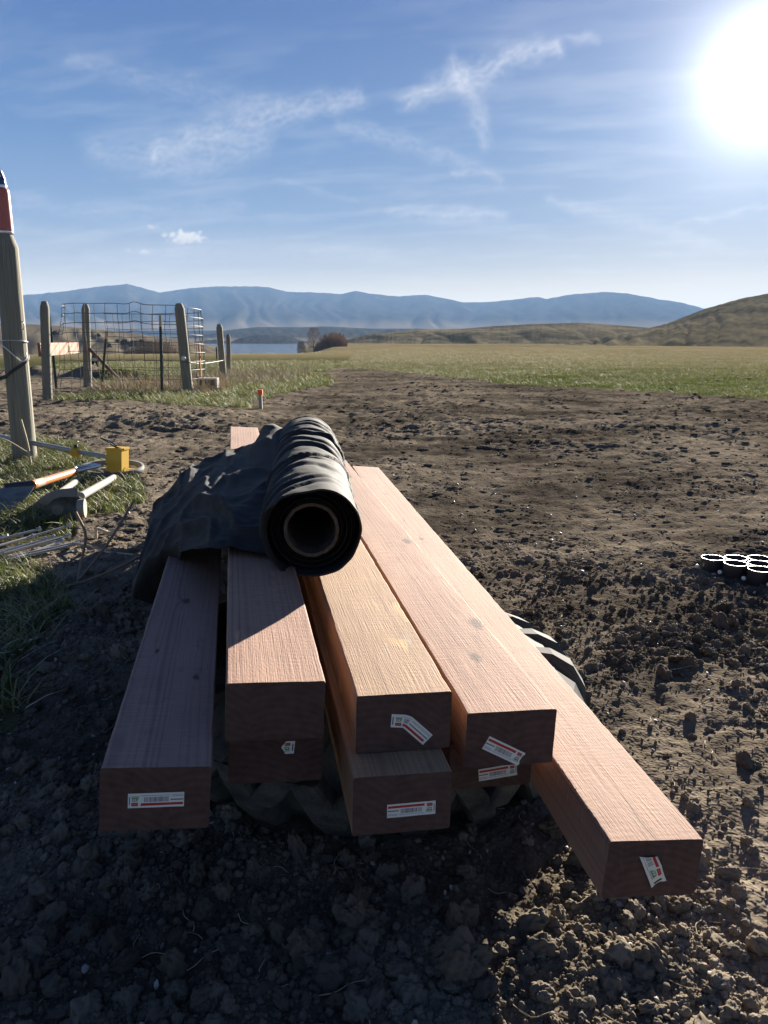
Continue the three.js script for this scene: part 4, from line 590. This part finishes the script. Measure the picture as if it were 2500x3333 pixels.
/* ================= clods, stones, straw, grass ================= */
function lump(seed, detail) { const g = mergeVertices(new THREE.IcosahedronGeometry(1, detail).deleteAttribute('uv').deleteAttribute('normal')), P = g.attributes.position; for (let i = 0; i < P.count; i++) { const x = P.getX(i), y = P.getY(i), z = P.getZ(i), k = 1 + .5 * n3(x * 1.3 + seed, y * 1.3, z * 1.3) + .36 * n3(x * 3.1, y * 3.1 + seed, z * 3.1) + .25 * n3(x * 7 + seed, y * 7, z * 7) + .13 * n3(x * 15, y * 15 + seed, z * 15); P.setXYZ(i, x * k * 1.12, y * k * .8, z * k); } g.computeVertexNormals(); return g; }
const soil = earth({ color: 0xffffff });
const hidden = (x, z) => { const dx = x + .06, dz = z + 1.77; return dx * dx + dz * dz < .24; };
{
  const r = rng(2024), sets = [[], [], [], []];
  const put = (d, a, s) => { const x = d * Math.sin(a), z = -d * Math.cos(a); if (hidden(x, z)) return; const g = green(x, z); if (g && r() > .1) return; sets[s > .0075 ? 2 + Math.floor(r() * 2) : Math.floor(r() * 2)].push([x, z, s, r(), r(), r()]); };
  const dens = (x, z) => clamp(.42 + 1.5 * fbm(x * .55 + 8, z * .55, 3) + .9 * n2(x * 3.3, z * 3.3)) ** 2 * 1.1 + .08;
  const go = (n, d0, d1, e, s0, pw, smax) => { for (let i = 0; i < n; i++) { const d = d0 * Math.pow(d1 / d0, Math.pow(r(), e)), a = (r() * 74 - 37) * D2R; if (r() > dens(d * Math.sin(a), -d * Math.cos(a))) continue; put(d, a, Math.min(smax, s0 * Math.pow(r(), pw))); } };
  go(95000, .62, 2.8, .8, .0016, -.38, .0075);        // crumbs near the viewer
  go(9000, .62, 2.8, .8, .0048, -.45, .021);
  go(62000, 2.3, 9, .9, .0030, -.38, .014);
  go(44000, 5.5, 27, .8, .0058, -.36, .024);
  sets.forEach((list, k) => {
    const im = shade(new THREE.InstancedMesh(lump(k * 7 + 3, k < 2 ? 2 : 7), soil, list.length)); im.name = k ? `soil_clods_00${k}` : 'soil_clods'; im.userData = { kind: 'stuff', label: k < 2 ? 'fine crumbs of brown soil scattered over the ground' : 'loose crumbly clods of brown soil scattered over the ground', category: 'soil' };
    const M = new THREE.Matrix4(), q = new THREE.Quaternion(), c = new THREE.Color();
    list.forEach(([x, z, s, a, b, e], i) => { const fl = smooth(1.5, 3.6, Math.hypot(x, z)); q.setFromEuler(new THREE.Euler(a * 6.28 * (1 - fl), b * 6.28, e * 6.28 * (1 - fl))); M.compose(V(x, base(x, z) + clods(x, z, Math.hypot(x, z)) + s * (-.1 + .4 * a - .15 * fl), z), q, V(s * (.85 + .4 * b) * (1 + .7 * fl), s * (.8 + .4 * e) * (1 - .4 * fl), s * (1 + .5 * fl))); im.setMatrixAt(i, M); const m = clamp(soilTone(x, z) * .75 + .45 * (e - .3)); c.setRGB(...DRY.map((v, k2) => lerp(DAMP[k2], v, m))); im.setColorAt(i, c); });
    scene.add(im);
  });
  // the few largest clods, each its own thing
  const big = lump(77, 14), bigB = lump(121, 14);
  for (const [x, z, s, lab] of [[.115, -.96, .045, 'largest crumbly clod at the bottom edge of the sunlit soil'], [.125, -1.06, .032, 'second large clod just behind the largest one at the shadow edge'], [-.04, -1.06, .036, 'large clod in the shade below the jutting beam'], [-.12, -1.0, .03, 'rounded clod in the shade left of the other large clods'], [.33, -1.30, .028, 'clod beside the low right beam in the sunlit patch']]) {
    const o = single('soil_clod', s > .033 ? big : bigB, earth({ color: col(.125, .098, .073) }), lab, 'clod'); o.position.set(x, base(x, z) + s * .45, z); o.scale.setScalar(s * .85); o.rotation.set(x * 30, z * 17, x * 9);
  }
}
{ // pale pebbles and chips
  const r = rng(404), list = []; for (let i = 0; i < 620; i++) { const d = .7 * Math.pow(10 / .7, r()), a = (r() * 70 - 35) * D2R, x = d * Math.sin(a), z = -d * Math.cos(a); if (hidden(x, z)) continue; list.push([x, z, (.0025 + .005 * r() * r()) * (d > 3 ? 1.6 : 1), r(), r()]); }
  const im = shade(new THREE.InstancedMesh(lump(9, 1), new THREE.MeshStandardMaterial({ color: 0xffffff, roughness: .6 }), list.length)); im.name = 'pebbles'; im.userData = { kind: 'stuff', label: 'pale pebbles and chips scattered in the soil', category: 'pebbles' };
  const M = new THREE.Matrix4(), q = new THREE.Quaternion(), c = new THREE.Color(); list.forEach(([x, z, s, a, b], i) => { q.setFromEuler(new THREE.Euler(a * 6, b * 6, a * 9)); M.compose(V(x, base(x, z) + clods(x, z, Math.hypot(x, z)) + s * .6, z), q, V(s * 1.3, s * .8, s)); im.setMatrixAt(i, M); const k = .14 + .3 * b; c.setRGB(k, k * .94, k * .82); im.setColorAt(i, c); }); scene.add(im);
}
function bladeTuft(seed, n, h, w, spread, lean) {
  const r = rng(seed), p = [], idx = []; let k = 0;
  for (let i = 0; i < n; i++) {
    const a = r() * 6.283, q = Math.sqrt(r()) * spread, X = Math.cos(a) * q, Z = Math.sin(a) * q, b = r() * 6.283, H = h * (.45 + .7 * r()), L = H * lean * (.3 + r()), dx = Math.cos(b), dz = Math.sin(b), ww = w * (.7 + .6 * r());
    const sx = -dz * ww, sz = dx * ww; const at = (t, s) => [X + dx * L * t * t + sx * s, H * (t - .25 * t * t * lean), Z + dz * L * t * t + sz * s];
    p.push(...at(0, -1), ...at(0, 1), ...at(.4, -.9), ...at(.4, .9), ...at(.75, -.55), ...at(.75, .55), ...at(1, 0)); idx.push(k, k + 1, k + 3, k, k + 3, k + 2, k + 2, k + 3, k + 5, k + 2, k + 5, k + 4, k + 4, k + 5, k + 6); k += 7;
  }
  const g = new THREE.BufferGeometry(); g.setAttribute('position', new THREE.Float32BufferAttribute(p, 3)); g.setIndex(idx); g.computeVertexNormals(); return g;
}
const leafMat = new THREE.MeshPhysicalMaterial({ color: 0xffffff, roughness: .75, transmission: .42, thickness: 0, side: THREE.DoubleSide });
const strawMat = new THREE.MeshStandardMaterial({ color: 0xffffff, roughness: .8, side: THREE.DoubleSide });
function scatter(name, label, geo, m, list, category) {
  const im = shade(new THREE.InstancedMesh(geo, m, list.length)); im.name = name; im.userData = { kind: 'stuff', label, category };
  const M = new THREE.Matrix4(), q = new THREE.Quaternion(), c = new THREE.Color(); list.forEach(([x, z, s, rot, cr, cg, cb, tx = 0, tz = 0], i) => { q.setFromEuler(new THREE.Euler(tx, rot, tz)); M.compose(V(x, base(x, z) - .004, z), q, V(s, s, s)); im.setMatrixAt(i, M); im.setColorAt(i, c.setRGB(cr, cg, cb)); }); scene.add(im);
}
const G0 = [.085, .115, .030], G1 = [.22, .22, .062], GD = [.31, .265, .155];
function gcol(r, dryness) { const m = r(), d = r() < dryness ? .5 + .5 * r() : 0; return [0, 1, 2].map((k) => lerp(lerp(G0[k], G1[k], m), GD[k], d)); }
{
  const r = rng(88), near = [[], []], mid = [[], []], field = [[], []], blocked = (x, z) => (Math.abs(x + 2.75) < .09 && Math.abs(z + 5.84) < .09);
  for (let i = 0; i < 26000; i++) { const x = lerp(-4.2, -.85, r()), z = lerp(-7.6, -1.3, r()); const g = green(x, z); if ((g !== 1 && g !== 2) || blocked(x, z)) continue; const dn = clamp(.55 + 1.5 * fbm(x * 1.6, z * 1.6, 3)); if (r() > dn) continue; const bare = x > -1.75 && z > -3.75 && z < -3.1 ? .35 : 1; if (r() > bare) continue; near[r() < .5 ? 0 : 1].push([x, z, (.55 + .6 * r()) * (.7 + .5 * dn), r() * 6.28, ...gcol(r, .12), (r() - .5) * .4, (r() - .5) * .4]); }
  near.forEach((l, k) => scatter(k ? 'grass_001' : 'grass', 'green grass tufts around the tall post and the tools', bladeTuft(5 + k, 9, .095, .0028, .032, .9), leafMat, l, 'grass'));
  for (let i = 0; i < 52000; i++) { const z = -10 - 24 * Math.pow(r(), 1.5), x = lerp(-12, .5, r()); if (green(x, z) !== 3 || (Math.abs(x + 3.2) < .3 && z > -14.5 && z < -13.5)) continue; const d = clamp(.6 + 1.3 * fbm(x * .8, z * .8, 3)); if (r() > d) continue; mid[r() < .5 ? 0 : 1].push([x, z, (.5 + .7 * r()) * (z < -20 ? 1 : 1.1), r() * 6.28, ...gcol(r, .16 + .5 * smooth(-24, -34, z)).map((v) => v * 1.1), (r() - .5) * .4, (r() - .5) * .4]); }
  mid.forEach((l, k) => scatter(k ? 'yard_grass_001' : 'yard_grass', 'bright green grass around the wire yard', bladeTuft(25 + k, 9, .11, .004, .07, .8), leafMat, l, 'grass'));
  for (let i = 0; i < 150000; i++) { const d = 10 * Math.pow(75 / 10, Math.pow(r(), .75)), a = (r() * 66 - 33) * D2R, x = d * Math.sin(a), z = -d * Math.cos(a); if (green(x, z) !== 4) continue; const g = clamp(.55 + 1.2 * fbm(x * .35, z * .35, 3)); if (r() > g) continue; field[r() < .5 ? 0 : 1].push([x, z, (.55 + .6 * r()) * (d > 30 ? 1.25 : 1), r() * 6.28, ...gcol(r, .15 + .8 * smooth(14, 40, d)), 0, 0]); }
  field.forEach((l, k) => scatter(k ? 'field_grass_001' : 'field_grass', 'short grass of the open field beyond the bare soil', bladeTuft(35 + k, 9, .075, .005, .12, .9), leafMat, l, 'grass'));
  // dry weeds round the fence, straw on the soil
  const dry = []; for (let i = 0; i < 1500; i++) { let x, z; if (r() < .45) { x = lerp(-5.2, -3.0, r()); z = lerp(-15.6, -13.6, r()); } else { x = -3.6 + (r() - .5) * 2.6 + (r() - .5) * 1.2; z = -18.8 + (r() - .5) * 5; } const k = .55 + .6 * r(); dry.push([x, z, .5 + .8 * r() * r(), r() * 6.28, .50 * k, .40 * k, .25 * k, (r() - .5) * .8, (r() - .5) * .8]); }
  scatter('dry_weeds', 'tall dry pale weeds and stalks around the yard posts', bladeTuft(45, 7, .36, .0032, .09, .55), strawMat, dry, 'weeds');
  const straw = []; for (let i = 0; i < 520; i++) { const d = .8 * Math.pow(7 / .8, r()), a = (r() * 70 - 36) * D2R, x = d * Math.sin(a), z = -d * Math.cos(a); if (hidden(x, z)) continue; const k = .6 + .6 * r(); straw.push([x, z, .3 + .5 * r(), r() * 6.28, .42 * k, .35 * k, .22 * k]); }
  const sg = tube([[-.045, .022, 0], [-.015, .026, .008], [.02, .024, -.003], [.045, .03, .006]], .0013, 8, 4); const im = straw; scatter('straw', 'bits of dry straw lying on the soil', sg, strawMat, im, 'straw');
}
renderer.render(scene, camera);
